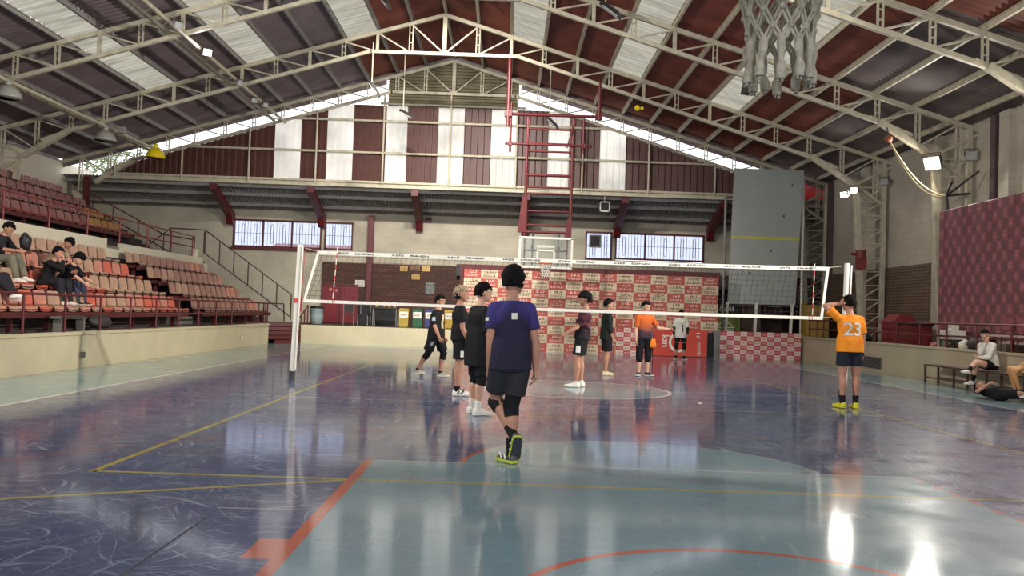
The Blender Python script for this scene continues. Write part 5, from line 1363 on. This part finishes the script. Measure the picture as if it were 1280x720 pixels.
    rings = [ring(P + up * hem * h + (V((0, 0, 0))), Bp, (.1 * fat) * h * loose + g0, (.071 * fat) * h * loose + g0, 18, 0.85)]
    for a, rx, ry in st:
        k = 1 if a > 0.24 else loose
        if a < 0.1: rx, ry = max(rx, .098 - .04 * max(0, a)), max(ry, .069 - .04 * max(0, a))
        if a > 0.292: continue
        gg = g0 if a < 0.26 else g0 * 0.8
        rings.append(ring(P + up * a * h, Bp if a < 0.05 else Bt, rx * h * fat * k + gg, ry * h * fat * k + gg, 18, 0.85))
    rings.append(ring(P + up * 0.306 * h, Bt, .044 * h, .043 * h, 18, 0.9))
    mb.loft(rings)
    sl = look.get('sleeve', 0.62)
    for s in 'LR':
        sh, el, wr = J['sh' + s], J['el' + s], J['wr' + s]
        inn = sh - Bt @ V((sg[s] * 0.05 * h, 0, -0.008 * h))
        mb.caps(inn, sh, 0.037 * h, 0.0375 * h, 14); mb.caps(neck - up * 0.02 * h, sh, 0.03 * h, 0.033 * h, 12)
        if sl <= 1.0:
            e = sh.lerp(el, sl); mb.tube([sh, sh.lerp(e, .5), e], [0.0375 * h, 0.0385 * h * loose, 0.040 * h * loose], 14)
        else:
            mb.caps(sh, el, 0.037 * h, 0.030 * h, 14); e = el.lerp(wr, sl - 1); mb.tube([el, el.lerp(e, .4), e], [0.031 * h, 0.031 * h, 0.022 * h], 14); mb.ell(el, (.032 * h,) * 3)
    cl_part(look.get('top_name', 'shirt'), mb, look['top'])
    sf = look.get('shorts', 0.8)
    mb = MB()
    mb.loft([ring(P + up * a * h, Bp, rx * h * fat + g0 * .9, ry * h * fat + g0 * .9, 18, 0.85) for a, rx, ry in ((-0.06, .066, .052), (-0.035, .09, .064), (0.02, .091, .063), (0.06, .078, .050))])
    for s in 'LR':
        a, b, c = J['hip' + s], J['knee' + s], J['ank' + s]
        w1 = look.get('short_w', 0.056)
        if sf <= 1:
            e = a.lerp(b, sf); mb.ell(a, (0.06 * h * fat,) * 3); mb.tube([a, a.lerp(e, .5), e], [0.061 * h * fat, (0.062 * .5 + w1 * .5) * h, w1 * h], 14)
        else:
            e = b.lerp(c, sf - 1); w2 = look.get('pant_w', 0.04)
            mb.caps(a, b, 0.06 * h * fat, w2 * 1.08 * h, 14); mb.ell(b, (w2 * 1.1 * h,) * 3); mb.tube([b, b.lerp(e, .5), e], [w2 * 1.08 * h, w2 * h, w2 * .8 * h], 14)
    cl_part('shorts' if sf <= 1 else 'trousers', mb, look['bottom'])
    for s in 'LR':
        a, b, c = J['hip' + s], J['knee' + s], J['ank' + s]; ft = legs[s][2]
        if look.get('pads') and s in look['pads']:
            mb = MB(); mb.tube([a.lerp(b, look.get('pad_top', .78)), b - (b - a) * .02 + ft * .006 * h, b.lerp(c, look.get('pad_low', .3))], [0.046 * h, 0.043 * h, 0.0395 * h], 14); mb.ell(b + ft * .008 * h, (.042 * h,) * 3)
            cl_part('kneepad', mb, look.get('pad_m', BLACKC))
        if look.get('sock'):
            mb = MB(); s0 = b.lerp(c, look.get('sock_h', .76)); mb.tube([s0, b.lerp(c, .9), c, c - V((0, 0, 0.012 * h))], [0.0285 * h, 0.0255 * h, 0.0245 * h, .025 * h], 12); cl_part('sock', mb, look['sock'], vox, 2)
        if look.get('sleeves_on') and s in look['sleeves_on']:
            el, wr = J['el' + s], J['wr' + s]; mb = MB(); mb.tube([J['sh' + s].lerp(el, .6), el, el.lerp(wr, .95)], [0.031 * h, 0.028 * h, 0.02 * h], 12); cl_part('arm_sleeve', mb, BLACKC, vox, 2)
        if look.get('shoe'):
            f = ft.normalized(); w_ = V((1, 0, 0)); w_ = (w_ - f * w_.dot(f)); 
            if w_.length < 0.2: w_ = V((0, 1, 0)) - f * f.y
            w_.normalize(); n_ = w_.cross(f).normalized()
            if n_.dot(c - b) > 0: n_ = -n_
            hl = c - n_ * 0.030 * h - f * 0.036 * h; L = 0.158 * h
            pr = [(-.01, .45, .30), (.02, .8, .52), (.14, 1.0, .60), (.3, .98, .60), (.45, .95, .50), (.62, 1.1, .36), (.8, 1.08, .28), (.93, .8, .2), (1.0, .35, .12)]
            up_ = MB(); rings = []
            for t, wd, ht in pr:
                cc = hl + f * t * L; W = 0.0265 * h * wd; H = 0.075 * h * ht
                rings.append([cc + w_ * W * x_ + n_ * (H * z_) for x_, z_ in ((-1, 0), (-1.02, .3), (-.85, .7), (-.4, .98), (.4, .98), (.85, .7), (1.02, .3), (1, 0), (.5, -.02), (-.5, -.02))])
            up_.loft(rings); so = part('shoe', up_, look['shoe'], root)
            sm_ = MB(); rings = []
            for t, wd, ht in pr:
                cc = hl + f * t * L * 1.02; W = 0.0285 * h * wd; lift = 0.012 * h * max(0, t - .7) / .3
                rings.append([cc + w_ * W * x_ + n_ * (z_ * 0.009 * h + lift * .6) for x_, z_ in ((-1, -1), (-1.05, -.2), (-1, .6), (1, .6), (1.05, -.2), (1, -1))])
            sm_.loft(rings, 0, False); part('sole', sm_, look.get('sole', SHOEW), so)
            if look.get('outsole'):
                os_ = MB(); os_.loft([[hl + f * (.04 + t * .9) * L + w_ * 0.0225 * h * 1.12 * wd * x_ - n_ * (0.0095 * h - z_ * 0.003 * h) + n_ * 0.007 * h * max(0, t - .7) / .3 for x_, z_ in ((-1, -1), (-1, 1), (1, 1), (1, -1))] for t, wd, ht in pr], 0, False)
                part('outsole', os_, look['outsole'], so)
            if look.get('shoe_trim'):
                tr_ = MB()
                for t0_, t1_ in ((.28, .42), (.5, .66)):
                    for x_ in (-1, 1):
                        tr_.tube([hl + f * t0_ * L + w_ * x_ * .027 * h + n_ * .008 * h, hl + f * t1_ * L + w_ * x_ * .022 * h + n_ * .034 * h], 0.006 * h, 6)
                part('stripe', tr_, look['shoe_trim'], so)
    # ---------------- hair and face
    hm = look.get('hair', HAIR); style = look.get('hair_style', 'short'); r2 = random.Random(int(h * 1000) + len(label))
    vol = {'short': 1.10, 'thick': 1.22, 'bun': 1.09, 'cap': 1.12, 'bleach': 1.16}[style]
    mb = MB()
    def hf_(d):
        y, z = d.y, d.z
        line = 0.2 if style != 'thick' else 0.1
        face = (y > 0.3 and z < line) or (y > -0.05 and z < -0.12) or (z < -0.62) or (abs(d.x) > .75 and z < -0.2 and y > -0.3)
        if style == 'bleach': face = face or z < 0.3
        k = vol if not face else 0.8
        if style == 'thick' and z > 0.2: k *= 1.05
        return k * (1 + r2.uniform(-0.035, 0.035))
    mb.ell(hc + Bh @ V((0, -0.04 * hr_, 0.1 * hr_)), (0.74 * hr_, 0.95 * hr_, 1.0 * hr_), Bh, 0, 26, 18, hf_)
    if style in ('thick', 'bleach', 'short'):
        for k in range(90):
            a = r2.uniform(0, 6.28); z = r2.uniform(-0.5, 0.98); rr = math.sqrt(1 - z * z)
            d = V((rr * math.cos(a), rr * math.sin(a), z))
            if (d.y > 0.2 and z < 0.3) or (d.y > -0.2 and z < 0.0): continue
            b_ = hc + Bh @ V((d.x * .74 * hr_ * vol, d.y * .95 * hr_ * vol, (d.z * vol * 1.0 + .1) * hr_))
            q_ = r2.uniform(.08, .16); mb.ell(b_, (q_ * hr_, q_ * hr_, .14 * hr_), Bh, 0, 6, 5)
    if style == 'bun': mb.ell(hc + Bh @ V((0, -0.95 * hr_, 0.55 * hr_)), (.36 * hr_, .36 * hr_, .36 * hr_), Bh, 0, 10, 8)
    part('hair', mb, hm, root)
    if style == 'bleach':
        mb = MB(); mb.ell(hc + Bh @ V((0, -0.2 * hr_, -0.15 * hr_)), (0.76 * hr_, 0.86 * hr_, 0.7 * hr_), Bh, 0, 18, 12, lambda d: 1.02 if (d.y < 0.3 and d.z > -0.8) else .8); part('shaved_sides', mb, HAIR, root)
    if style == 'cap':
        mb = MB(); mb.tube([hc + Bh @ V((0, .8 * hr_, .38 * hr_)), hc + Bh @ V((0, 1.5 * hr_, .3 * hr_))], [.5 * hr_, .42 * hr_], 12); 
    for s in 'LR':
        mb = MB(); mb.ell(hc + Bh @ V((sg[s] * .3 * hr_, .9 * hr_, 0.0)), (.11 * hr_, .06 * hr_, .05 * hr_), Bh, 0, 8, 6); part('eye', mb, EYE, root)
        mb = MB(); mb.ell(hc + Bh @ V((sg[s] * .3 * hr_, .93 * hr_, .17 * hr_)), (.19 * hr_, .06 * hr_, .035 * hr_), Bh, 0, 8, 6); part('eyebrow', mb, HAIR, root)
    mb = MB(); mb.ell(hc + Bh @ V((0, .93 * hr_, -.6 * hr_)), (.2 * hr_, .05 * hr_, .05 * hr_), Bh, 0, 8, 6); part('mouth', mb, LIP, root)
    root['J'] = 0; del root['J']
    return root, J, P, up, Bt, h
def patch(root, name, c, w, hh, m, out=(0, -1, 0), kind='box', body=None, rot=0.0):
    """small print laid onto the garment by shrinkwrap"""
    o_ = V(out).normalized(); s = V((0, 0, 1)).cross(o_).normalized(); u = o_.cross(s)
    mb = MB(); n = 5
    vv = [V(c) + s * (i / n - .5) * w + u * (j / n - .5) * hh for i in range(n + 1) for j in range(n + 1)]
    mb.add(vv, [(i * (n + 1) + j, (i + 1) * (n + 1) + j, (i + 1) * (n + 1) + j + 1, i * (n + 1) + j + 1) for i in range(n) for j in range(n)])
    o = part(name, mb, m, root)
    tgt = [k for k in root.children if k.name.split('.')[0] == (body or 'shirt')][0]
    sw = o.modifiers.new('wrap', 'SHRINKWRAP'); sw.target = tgt; sw.wrap_method = 'NEAREST_SURFACEPOINT'; sw.wrap_mode = 'ABOVE_SURFACE'; sw.offset = 0.006
    return o
def grad_cloth(name, stops, axis=2, lo=0.9, hi=1.5, noise=0.06, side=None):
    """dyed sports shirt: colours blended by height in the figure's own frame"""
    m, nt, p = _nodes(name); L = nt.links
    s = nt.nodes.new('ShaderNodeSeparateXYZ'); co = _coord(nt); L.new(co, s.inputs[0])
    n = nt.nodes.new('ShaderNodeTexNoise'); n.inputs['Scale'].default_value = 9; n.inputs['Detail'].default_value = 4; L.new(co, n.inputs['Vector'])
    mr = nt.nodes.new('ShaderNodeMapRange'); mr.inputs[1].default_value = lo; mr.inputs[2].default_value = hi
    src = s.outputs[axis]
    if side:
        ab = nt.nodes.new('ShaderNodeMath'); ab.operation = 'ABSOLUTE'; L.new(s.outputs[0], ab.inputs[0])
        ml = nt.nodes.new('ShaderNodeMath'); ml.operation = 'MULTIPLY_ADD'; ml.inputs[1].default_value = side; L.new(ab.outputs[0], ml.inputs[0]); L.new(src, ml.inputs[2]); src = ml.outputs[0]
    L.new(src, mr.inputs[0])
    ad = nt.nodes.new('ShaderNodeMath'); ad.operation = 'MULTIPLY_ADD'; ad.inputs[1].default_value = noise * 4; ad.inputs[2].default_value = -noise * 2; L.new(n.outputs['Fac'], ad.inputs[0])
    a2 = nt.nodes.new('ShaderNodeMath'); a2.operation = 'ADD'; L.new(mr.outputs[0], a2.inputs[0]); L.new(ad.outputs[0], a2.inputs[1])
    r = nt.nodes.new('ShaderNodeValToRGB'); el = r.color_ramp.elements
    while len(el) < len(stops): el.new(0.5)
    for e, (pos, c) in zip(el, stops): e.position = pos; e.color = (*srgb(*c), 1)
    L.new(a2.outputs[0], r.inputs['Fac']); L.new(r.outputs['Color'], p.inputs['Base Color']); p.inputs['Roughness'].default_value = 0.75; p.inputs['Specular IOR Level'].default_value = 0.25
    return m
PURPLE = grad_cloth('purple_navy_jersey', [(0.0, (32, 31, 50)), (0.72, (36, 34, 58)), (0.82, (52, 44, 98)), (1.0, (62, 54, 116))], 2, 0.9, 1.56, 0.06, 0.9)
# --- 1 purple player, walking away, trailing foot on its toe
pp, J, P_, up_, Bt_, h_ = person('player in purple jersey walking away, nearest the camera, one heel lifted', (-1.21, -8.05), 14, 1.77,
    dict(up=(0.0, 0.05, 1), twist=-10, head_yaw=-22, head_pitch=-4,
         legL=((0.02, 0.50, -1), (0.42, -0.80, -1.0), (-0.02, 0.40, -1)), legR=((-0.14, 0.10, -1), (-0.02, -0.16, -1), (-0.35, 1, -0.02)),
         armL=((-0.10, -0.06, -1), (0.04, 0.22, -1)), armR=((0.22, -0.04, -1), (0.06, 0.08, -1)), curlL=0.7, curlR=0.55),
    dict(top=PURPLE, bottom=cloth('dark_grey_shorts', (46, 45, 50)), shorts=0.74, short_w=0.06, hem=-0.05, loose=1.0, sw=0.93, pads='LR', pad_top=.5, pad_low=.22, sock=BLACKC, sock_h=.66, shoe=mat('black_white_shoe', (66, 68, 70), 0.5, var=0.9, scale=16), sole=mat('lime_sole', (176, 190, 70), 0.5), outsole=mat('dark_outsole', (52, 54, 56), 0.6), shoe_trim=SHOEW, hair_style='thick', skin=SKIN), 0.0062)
patch(pp, 'back_logo', P_ + up_ * 0.225 * h_ + Bt_ @ V((0.015, -0.14, 0)), 0.055, 0.06, WHITEC)
patch(pp, 'sleeve_logo', J['shL'] + V((-0.06, -0.02, -0.1)), 0.05, 0.03, WHITEC, (-1, -0.3, 0))
# --- 2 long black tee
person('player in long loose black shirt standing beyond the purple player', (-1.62, -4.45), -58, 1.73,
    dict(up=(0, 0.02, 1), head_yaw=-12, head_pitch=-5, armL=((-0.12, -0.02, -1), (-0.03, 0.12, -1)), armR=((0.12, 0.05, -1), (0.05, 0.2, -1)),
         legL=((-0.08, 0.08, -1), (-0.02, -0.06, -1), (-0.15, 1, 0)), legR=((0.08, -0.02, -1), (0.0, -0.1, -1), (0.2, 1, 0))),
    dict(top=BLACKC, bottom=BLACKC, hem=-0.16, loose=1.14, sleeve=0.95, shorts=0.98, short_w=0.05, pads='LR', pad_low=.25, sock=WHITEC, sock_h=.72, shoe=SHOEW, hair_style='short', skin=SKIN2), 0.008)
# --- 3 bleached hair
p3, J, P_, up_, Bt_, h_ = person('player with bleached hair and black kit standing side-on before the bins', (-2.0, -1.94), -82, 1.74,
    dict(up=(0, -0.03, 1), head_yaw=-4, head_pitch=0, armL=((-0.1, 0.06, -1), (0.03, 0.34, -1)), armR=((0.12, 0.12, -1), (0.0, 0.5, -1)),
         legL=((-0.04, 0.06, -1), (0, -0.08, -1), (-0.15, 1, 0)), legR=((0.04, -0.02, -1), (0, -0.06, -1), (0.2, 1, 0))),
    dict(top=BLACKC, bottom=BLACKC, hem=-0.02, loose=1.08, sleeve=0.7, shorts=0.8, short_w=0.062, sock=BLACKC, sock_h=.8, shoe=SHOEW, shoe_trim=SHOEB, hair_style='bleach', hair=mat('bleached_hair', (158, 142, 112), 0.6, var=0.3, scale=40), skin=SKIN), 0.009)
patch(p3, 'shorts_logo', J['hipR'] + V((0.12, 0.03, -0.25)), 0.06, 0.1, WHITEC, (1, 0.2, 0), body='shorts')
# --- 4 stocky player walking
p4, J, P_, up_, Bt_, h_ = person('stocky player in black jersey with kneepads walking before the recycling bins', (-2.68, 1.74), -112, 1.68,
    dict(up=(0, 0.06, 1), twist=6, head_yaw=-10, head_pitch=-4, armL=((-0.16, 0.06, -1), (0.1, 0.35, -1)), armR=((0.2, 0.1, -1), (-0.05, 0.5, -1)),
         legL=((-0.06, 0.3, -1), (0, -0.14, -1), (-0.1, 1, 0)), legR=((0.06, -0.3, -1), (0.02, -0.62, -1), (0.1, 1, 0))),
    dict(top=BLACKC, bottom=BLACKC, hem=-0.05, fat=1.14, loose=1.06, sleeve=0.85, shorts=0.85, short_w=0.066, pads='LR', sock=BLACKC, sock_h=.88, shoe=mat('beige_grey_shoe', (168, 158, 140), 0.5), hair_style='short', skin=SKIN), 0.009)
patch(p4, 'sleeve_emblem', J['shR'].lerp(J['elR'], .45) + V((0.06, 0, 0)), 0.07, 0.08, mat('pale_blue_patch', (176, 196, 198), 0.6), (1, 0.1, 0))
patch(p4, 'front_print', P_ + up_ * 0.17 * h_ + Bt_ @ V((0.05, 0.16, 0)), 0.1, 0.3, mat('white_yellow_print', (196, 176, 140), 0.7, var=0.6, scale=30), (0.2, 1, 0))
patch(p4, 'shorts_emblem', J['hipR'] + V((0.12, 0.03, -0.2)), 0.07, 0.08, mat('grey_patch', (150, 160, 166), 0.6), (1, 0.2, 0), body='shorts')
# --- 5 maroon jersey facing left
p5, J, P_, up_, Bt_, h_ = person('player in maroon and black jersey beyond the net reaching one hand forward', (0.2, -0.06 + 0.45), 78, 1.78,
    dict(up=(0, -0.10, 1), head_yaw=10, head_pitch=-6, armR=((0.1, 0.12, -1), (-0.02, 0.22, -1)), armL=((-0.2, 0.42, -1), (-0.15, 1.0, -0.62)),
         legL=((-0.02, 0.16, -1), (0, 0.0, -1), (0.0, 1, 0)), legR=((0.05, 0.08, -1), (0, -0.08, -1), (0.2, 1, 0)), palmL=(0, 0, -1)),
    dict(top=grad_cloth('maroon_black_jersey', [(0.0, (26, 24, 30)), (0.4, (44, 26, 34)), (0.52, (120, 52, 60)), (0.6, (40, 26, 32)), (0.85, (92, 34, 48)), (1.0, (100, 36, 50))], 2, 0.9, 1.5, 0.16), bottom=BLACKC, hem=-0.02, shorts=0.76, short_w=0.064, loose=1.06, sleeve=0.8, sock=SHOEW, sock_h=.9, shoe=SHOEW, hair_style='thick', skin=SKIN), 0.009)
patch(p5, 'shorts_print', J['hipL'] + V((-0.12, 0.04, -0.22)), 0.09, 0.13, WHITEC, (-1, 0.15, 0), body='shorts')
# --- 6 dark green-black, facing right
person('player in plain dark kit and cream shoes standing beyond the net, hands at front', (1.09, 3.93), -78, 1.74,
    dict(up=(0, 0.0, 1), head_yaw=-8, head_pitch=-4, armR=((0.12, 0.0, -1), (-0.12, 0.42, -1)), armL=((-0.12, 0.05, -1), (0.2, 0.5, -1)),
         legL=((-0.02, 0.1, -1), (0, -0.05, -1), (-0.1, 1, 0)), legR=((0.04, 0.0, -1), (0, -0.12, -1), (0.2, 1, 0))),
    dict(top=cloth('bottle_black_cloth', (30, 36, 34)), bottom=BLACKC, hem=-0.06, sleeve=1.5, shorts=0.86, short_w=0.058, loose=1.04, sock=None, shoe=SHOEC, sole=SHOEC, hair_style='short', skin=SKIN), 0.010)
# --- 7 orange gradient
p7, J, P_, up_, Bt_, h_ = person('player in orange jersey fading to dark, arm out, before the red banner', (1.99, 4.08), 196, 1.72,
    dict(up=(0, -0.01, 1), head_yaw=20, head_pitch=-6, armR=((0.16, -0.02, -1), (0.04, 0.2, -1)), armL=((-0.5, 0.16, -0.8), (-1.0, 0.3, -0.05)),
         legL=((-0.04, 0.02, -1), (0, -0.06, -1), (-0.3, 1, 0)), legR=((0.06, 0.02, -1), (0, -0.05, -1), (0.7, 1, 0)), palmL=(0, 0.6, -0.8)),
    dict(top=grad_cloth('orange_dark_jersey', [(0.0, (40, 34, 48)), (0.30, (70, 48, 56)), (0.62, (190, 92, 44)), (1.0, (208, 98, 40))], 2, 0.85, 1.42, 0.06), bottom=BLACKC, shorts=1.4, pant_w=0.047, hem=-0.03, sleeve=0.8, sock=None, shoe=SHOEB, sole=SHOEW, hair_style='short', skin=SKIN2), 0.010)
b = MB(); wr = J['hipL'] + V((-0.1, 0.1, 0.02))
b.loft([ring(V((wr.x + 0.02, wr.y + 0.02, wr.z - 0.06 - 0.07 * k)), Matrix.Identity(3), 0.05 + 0.03 * k * (0.6 if k < 3 else .3), 0.03, 10) for k in range(4)])
jm = b.build('held_bib', cloth('orange_bib', (226, 128, 44)))
jm.matrix_world = Matrix.Translation(p7.location) @ Matrix.Rotation(p7.rotation_euler.z, 4, 'Z'); tag(jm, 'orange bib held low in the hand of the player in the orange jersey', 'bib')
# --- 8 white shirt far
p8, J, P_, up_, Bt_, h_ = person('player in white shirt with black arm sleeves standing before the red banner', (4.55, 12.4), 176, 1.66,
    dict(up=(0, 0.03, 1), head_yaw=0, head_pitch=-24, armR=((0.22, 0.02, -1), (0.05, 0.25, -1)), armL=((-0.24, 0.06, -1), (0.1, 0.7, -1)),
         legL=((-0.1, 0.02, -1), (-0.02, -0.05, -1), (-0.3, 1, 0)), legR=((0.1, 0.02, -1), (0.02, -0.05, -1), (0.3, 1, 0))),
    dict(top=WHITEC, bottom=BLACKC, hem=-0.09, loose=1.1, sleeve=0.85, shorts=0.7, short_w=0.058, pads='LR', sleeves_on='LR', sock=BLACKC, sock_h=.8, shoe=SHOEB, sole=SHOEW, hair_style='short', skin=SKIN), 0.011)
patch(p8, 'dark_stripe', P_ + up_ * 0.1 * h_ + Bt_ @ V((-0.05, 0.15, 0)), 0.035, 0.26, DARKC, (0, 1, 0))
# --- 9 orange 23
p9, J, P_, up_, Bt_, h_ = person('player in orange number 23 shirt seen from behind, hand raised to head', (4.36, -1.95), 4, 1.81,
    dict(up=(0.0, 0.02, 1), head_yaw=16, head_pitch=-4, ikL=((-1.0, 0.35, -0.05), (-1, 0.0, -0.75)), armR=((0.14, 0.0, -1), (0.05, 0.12, -1)), handL=(0.5, 0.2, 0.9), palmL=(0.9, 0.3, -0.3),
         legL=((-0.03, 0.02, -1), (0.0, -0.04, -1), (-0.2, 1, 0)), legR=((0.05, 0.02, -1), (0.0, -0.04, -1), (0.25, 1, 0)), curlR=0.6),
    dict(top=cloth('orange_shirt', (232, 140, 40)), bottom=cloth('navy_shorts', (34, 36, 48)), hem=-0.03, loose=1.12, sleeve=0.72, shorts=0.62, short_w=0.064, sock=BLACKC, sock_h=.7, shoe=SHOEY, sole=SHOEY, hair_style='short', skin=SKIN), 0.0085)
num = text_part('23', 0.30, 'back_number', white_ink, p9, Matrix(((1, 0, 0), (0, 0, -1), (0, 1, 0))), P_ + up_ * 0.17 * h_ + Bt_ @ V((-0.01, -0.16, 0)))
me_ = num.data
import bmesh as _bm
bb = _bm.new(); bb.from_mesh(me_); _bm.ops.triangulate(bb, faces=bb.faces); _bm.ops.subdivide_edges(bb, edges=[e for e in bb.edges if e.calc_length() > 0.02], cuts=2); bb.to_mesh(me_); bb.free()
sw = num.modifiers.new('wrap', 'SHRINKWRAP'); sw.target = [k for k in p9.children if k.name.startswith('shirt')][0]; sw.wrap_method = 'PROJECT'; sw.use_project_y = True; sw.use_negative_direction = True; sw.use_positive_direction = True; sw.offset = 0.006; sw.wrap_mode = 'ABOVE_SURFACE'
mb = MB(); mb.tube([J['wrR'] - V((0, 0, -0.03)), J['wrR'] - V((0, 0, 0.015))], [0.034, 0.036], 12); part('wristband', mb, BLACKC, p9)
# --- 10 seated woman, legs crossed, chin on hand
WH = 1.66
p10, J, P_, up_, Bt_, h_ = person('woman in white top seated on the bench, legs crossed, chin on her hand', (9.24, 2.55), 100, WH,
    dict(hip_z=0.578, up=(0, 0.22, 1), pup=(0, 0, 1), twist=12, head_yaw=30, head_pitch=-6, 
         legL=((0.08, 1, 0.14), (0.12, 0.08, -1), (0.05, 1, -0.05)), legR=((-0.30, 0.9, 0.16), (-0.38, 0.75, -0.42), (-0.3, 0.9, 0.12)),
         ikR=((-0.15, 0.95, -1.35), (0.6, 0.3, -1)), armL=((-0.1, 0.45, -0.9), (0.9, 0.3, -0.05)), palmR=(0, -1, 0.2), handR=(-0.1, -0.1, 1), curlR=0.7),
    dict(top=WHITEC, bottom=BLACKC, hem=-0.0, sleeve=1.9, loose=1.04, fat=1.05, shorts=0.5, short_w=0.066, leg=1.12, sock=BLACKC, sock_h=.62, shoe=SHOEW, hair_style='bun', skin=SKIN2), 0.008)
# --- 11 lying person
p11, J, P_, up_, Bt_, h_ = person('person in black lying on the floor in front of the bench, arm over the belly', (8.26, 0.52), 180, 1.64,
    dict(lying=1, hip_z=0.13, up=(0.0, -1, 0.05), pup=(0.0, -1, 0.0), twist=0, head_yaw=0, head_pitch=-10,
         legL=((-0.85, 0.5, 0.06), (-0.95, 0.25, -0.08), (0, 0.1, 1)), legR=((-0.75, 0.65, 0.08), (-0.95, 0.3, -0.1), (0.1, 0.1, 1)),
         armL=((-0.3, 1, 0.0), (-0.1, 1, 0.05)), armR=((0.55, 0.8, -0.02), (-0.75, 0.25, 0.62)), palmR=(0, 0, -1)),
    dict(top=BLACKC, bottom=BLACKC, hem=-0.04, sleeve=0.7, loose=1.02, shorts=0.95, sock=None, shoe=SHOEB, hair_style='short', skin=SKIN), 0.01)
# --- 12 bare legged sitter, 13 grey trousers sitter (both mostly outside the picture)
person('bare legged sitter at the picture edge, knees above the lying person', (9.08, 0.72), 68, 1.74,
    dict(hip_z=0.57, up=(0, 0.05, 1), pup=(0, 0, 1), legL=((-0.02, 1, 0.06), (0, -0.38, -1), (0, 1, 0)), legR=((0.1, 1, 0.06), (0.05, -0.28, -1), (0, 1, 0)), armL=((-0.1, 0.3, -1), (0.1, 0.8, -0.6)), armR=((0.1, 0.3, -1), (-0.1, 0.8, -0.6))),
    dict(top=DARKC, bottom=BLACKC, hem=-0.02, shorts=0.5, short_w=0.062, sock=None, shoe=SHOEB, hair_style='short', skin=mat('skin_warm', (200, 148, 96), 0.55)), 0.010)
person('sitter in grey sweatpants and grey shoes at the edge of the picture', (9.1, -0.26), 90, 1.76,
    dict(hip_z=0.57, up=(0, 0.1, 1), pup=(0, 0, 1), legL=((-0.05, 1, 0.0), (-0.02, 0.42, -1), (0, 1, 0)), legR=((0.2, 1, 0.02), (0.12, 0.3, -1), (0.1, 1, 0)), armL=((-0.1, 0.3, -1), (0.1, 0.8, -0.6)), armR=((0.1, 0.3, -1), (-0.1, 0.8, -0.6))),
    dict(top=DARKC, bottom=cloth('grey_sweatpants', (136, 138, 136)), hem=-0.02, shorts=1.97, pant_w=0.046, sock=None, shoe=SHOEG, hair_style='short'), 0.010)
# --- spectators in the stand: seats face +X, so heading -90
def spectator(label, row, y, pose, look, dx=0.0, head=-90, vox=0.010, h=1.72):
    x, z = ROWS[row]
    r, *_ = person(label, (x - 0.22 + dx, y), head, h, dict(hip_z=0.09, pup=(0, 0, 1), **pose), look, vox)
    r.location.z = z
    return r
sit = lambda sp=0.1: dict(legL=((-sp, 1, 0.05), (0, 0.12, -1), (0, 1, 0)), legR=((sp, 1, 0.05), (0, 0.12, -1), (0, 1, 0)))
spectator('spectator in black shirt and grey trousers leaning with a bag, third row', 2, 1.75,
    dict(up=(0, 0.34, 1), head_yaw=0, head_pitch=-20, legL=((-0.1, 1, 0.12), (0, 0.35, -1), (0, 1, -0.1)), legR=((0.1, 1, 0.05), (0.0, 0.3, -1), (0, 1, -0.1)), armL=((-0.1, 0.55, -0.8), (0.1, 1, -0.05)), armR=((0.12, 0.55, -0.8), (-0.1, 1, -0.05))),
    dict(top=DARKC, bottom=cloth('olive_grey_trousers', (112, 108, 94)), shorts=1.97, pant_w=0.05, hem=-0.02, sleeve=0.9, sock=None, shoe=SHOEW, hair_style='short'), head=-88)
lumps('black_backpack', (-11.2, 1.78, 2.48), (0.11, 0.13, 0.19), M['black'], 'black backpack on the lap of the spectator in grey trousers', 'backpack', 41)
spectator('dark dressed spectator in the second row resting chin on a hand', 1, 2.45,
    dict(up=(0.04, 0.42, 1), head_yaw=6, head_pitch=0, ikR=((0.1, 1.25, -0.9), (0.5, 0.3, -1)), armL=((-0.1, 0.5, -0.8), (0.3, 0.9, 0.3)), palmR=(0, -1, 0.2), curlR=0.9, **sit(0.16)),
    dict(top=BLACKC, bottom=DARKC, shorts=1.97, pant_w=0.052, hem=-0.02, sleeve=1.85, sock=None, shoe=SHOEW, hair_style='short'))
spectator('dark dressed spectator in the second row bending forward over his knees', 1, 3.1,
    dict(up=(0.05, 0.7, 1), head_yaw=-10, head_pitch=-12, armR=((0.2, 0.7, -0.7), (0.1, 0.8, -0.5)), armL=((-0.1, 0.6, -0.8), (0.2, 0.8, -0.3)), **sit(0.14)),
    dict(top=BLACKC, bottom=cloth('blue_grey_jeans', (58, 64, 80)), shorts=1.97, pant_w=0.05, hem=-0.02, sleeve=0.95, sock=None, shoe=SHOEB, sole=SHOEW, hair_style='thick', skin=SKIN2))
spectator('spectator in the third row whose head shows behind two dark dressed ones', 2, 3.85,
    dict(up=(0, 0.75, 1), head_yaw=-10, head_pitch=-30, armR=((0.1, 0.3, -1), (-0.1, 0.8, -0.6)), armL=((-0.1, 0.3, -1), (0.1, 0.8, -0.6)), **sit()),
    dict(top=cloth('beige_tee', (150, 130, 108)), bottom=BLACKC, shorts=0.9, hem=-0.02, sock=None, shoe=SHOEW, hair_style='short', skin=SKIN), vox=0.011)
spectator('spectator in dark clothes and white trainers cut by the picture edge, front rows', 1, 0.15,
    dict(up=(0, 0.1, 1), head_yaw=0, armR=((0.1, 0.3, -1), (-0.1, 0.8, -0.6)), armL=((-0.1, 0.3, -1), (0.1, 0.8, -0.6)), legL=((-0.15, 1, 0.1), (0.1, 0.55, -1), (0, 1, -0.1)), legR=((0.1, 1, 0.08), (-0.35, 0.75, -0.85), (-0.2, 1, 0))),
    dict(top=BLACKC, bottom=DARKC, shorts=1.97, pant_w=0.052, hem=-0.02, sleeve=1.8, sock=WHITEC, sock_h=.9, shoe=SHOEW, hair_style='short'), vox=0.011)
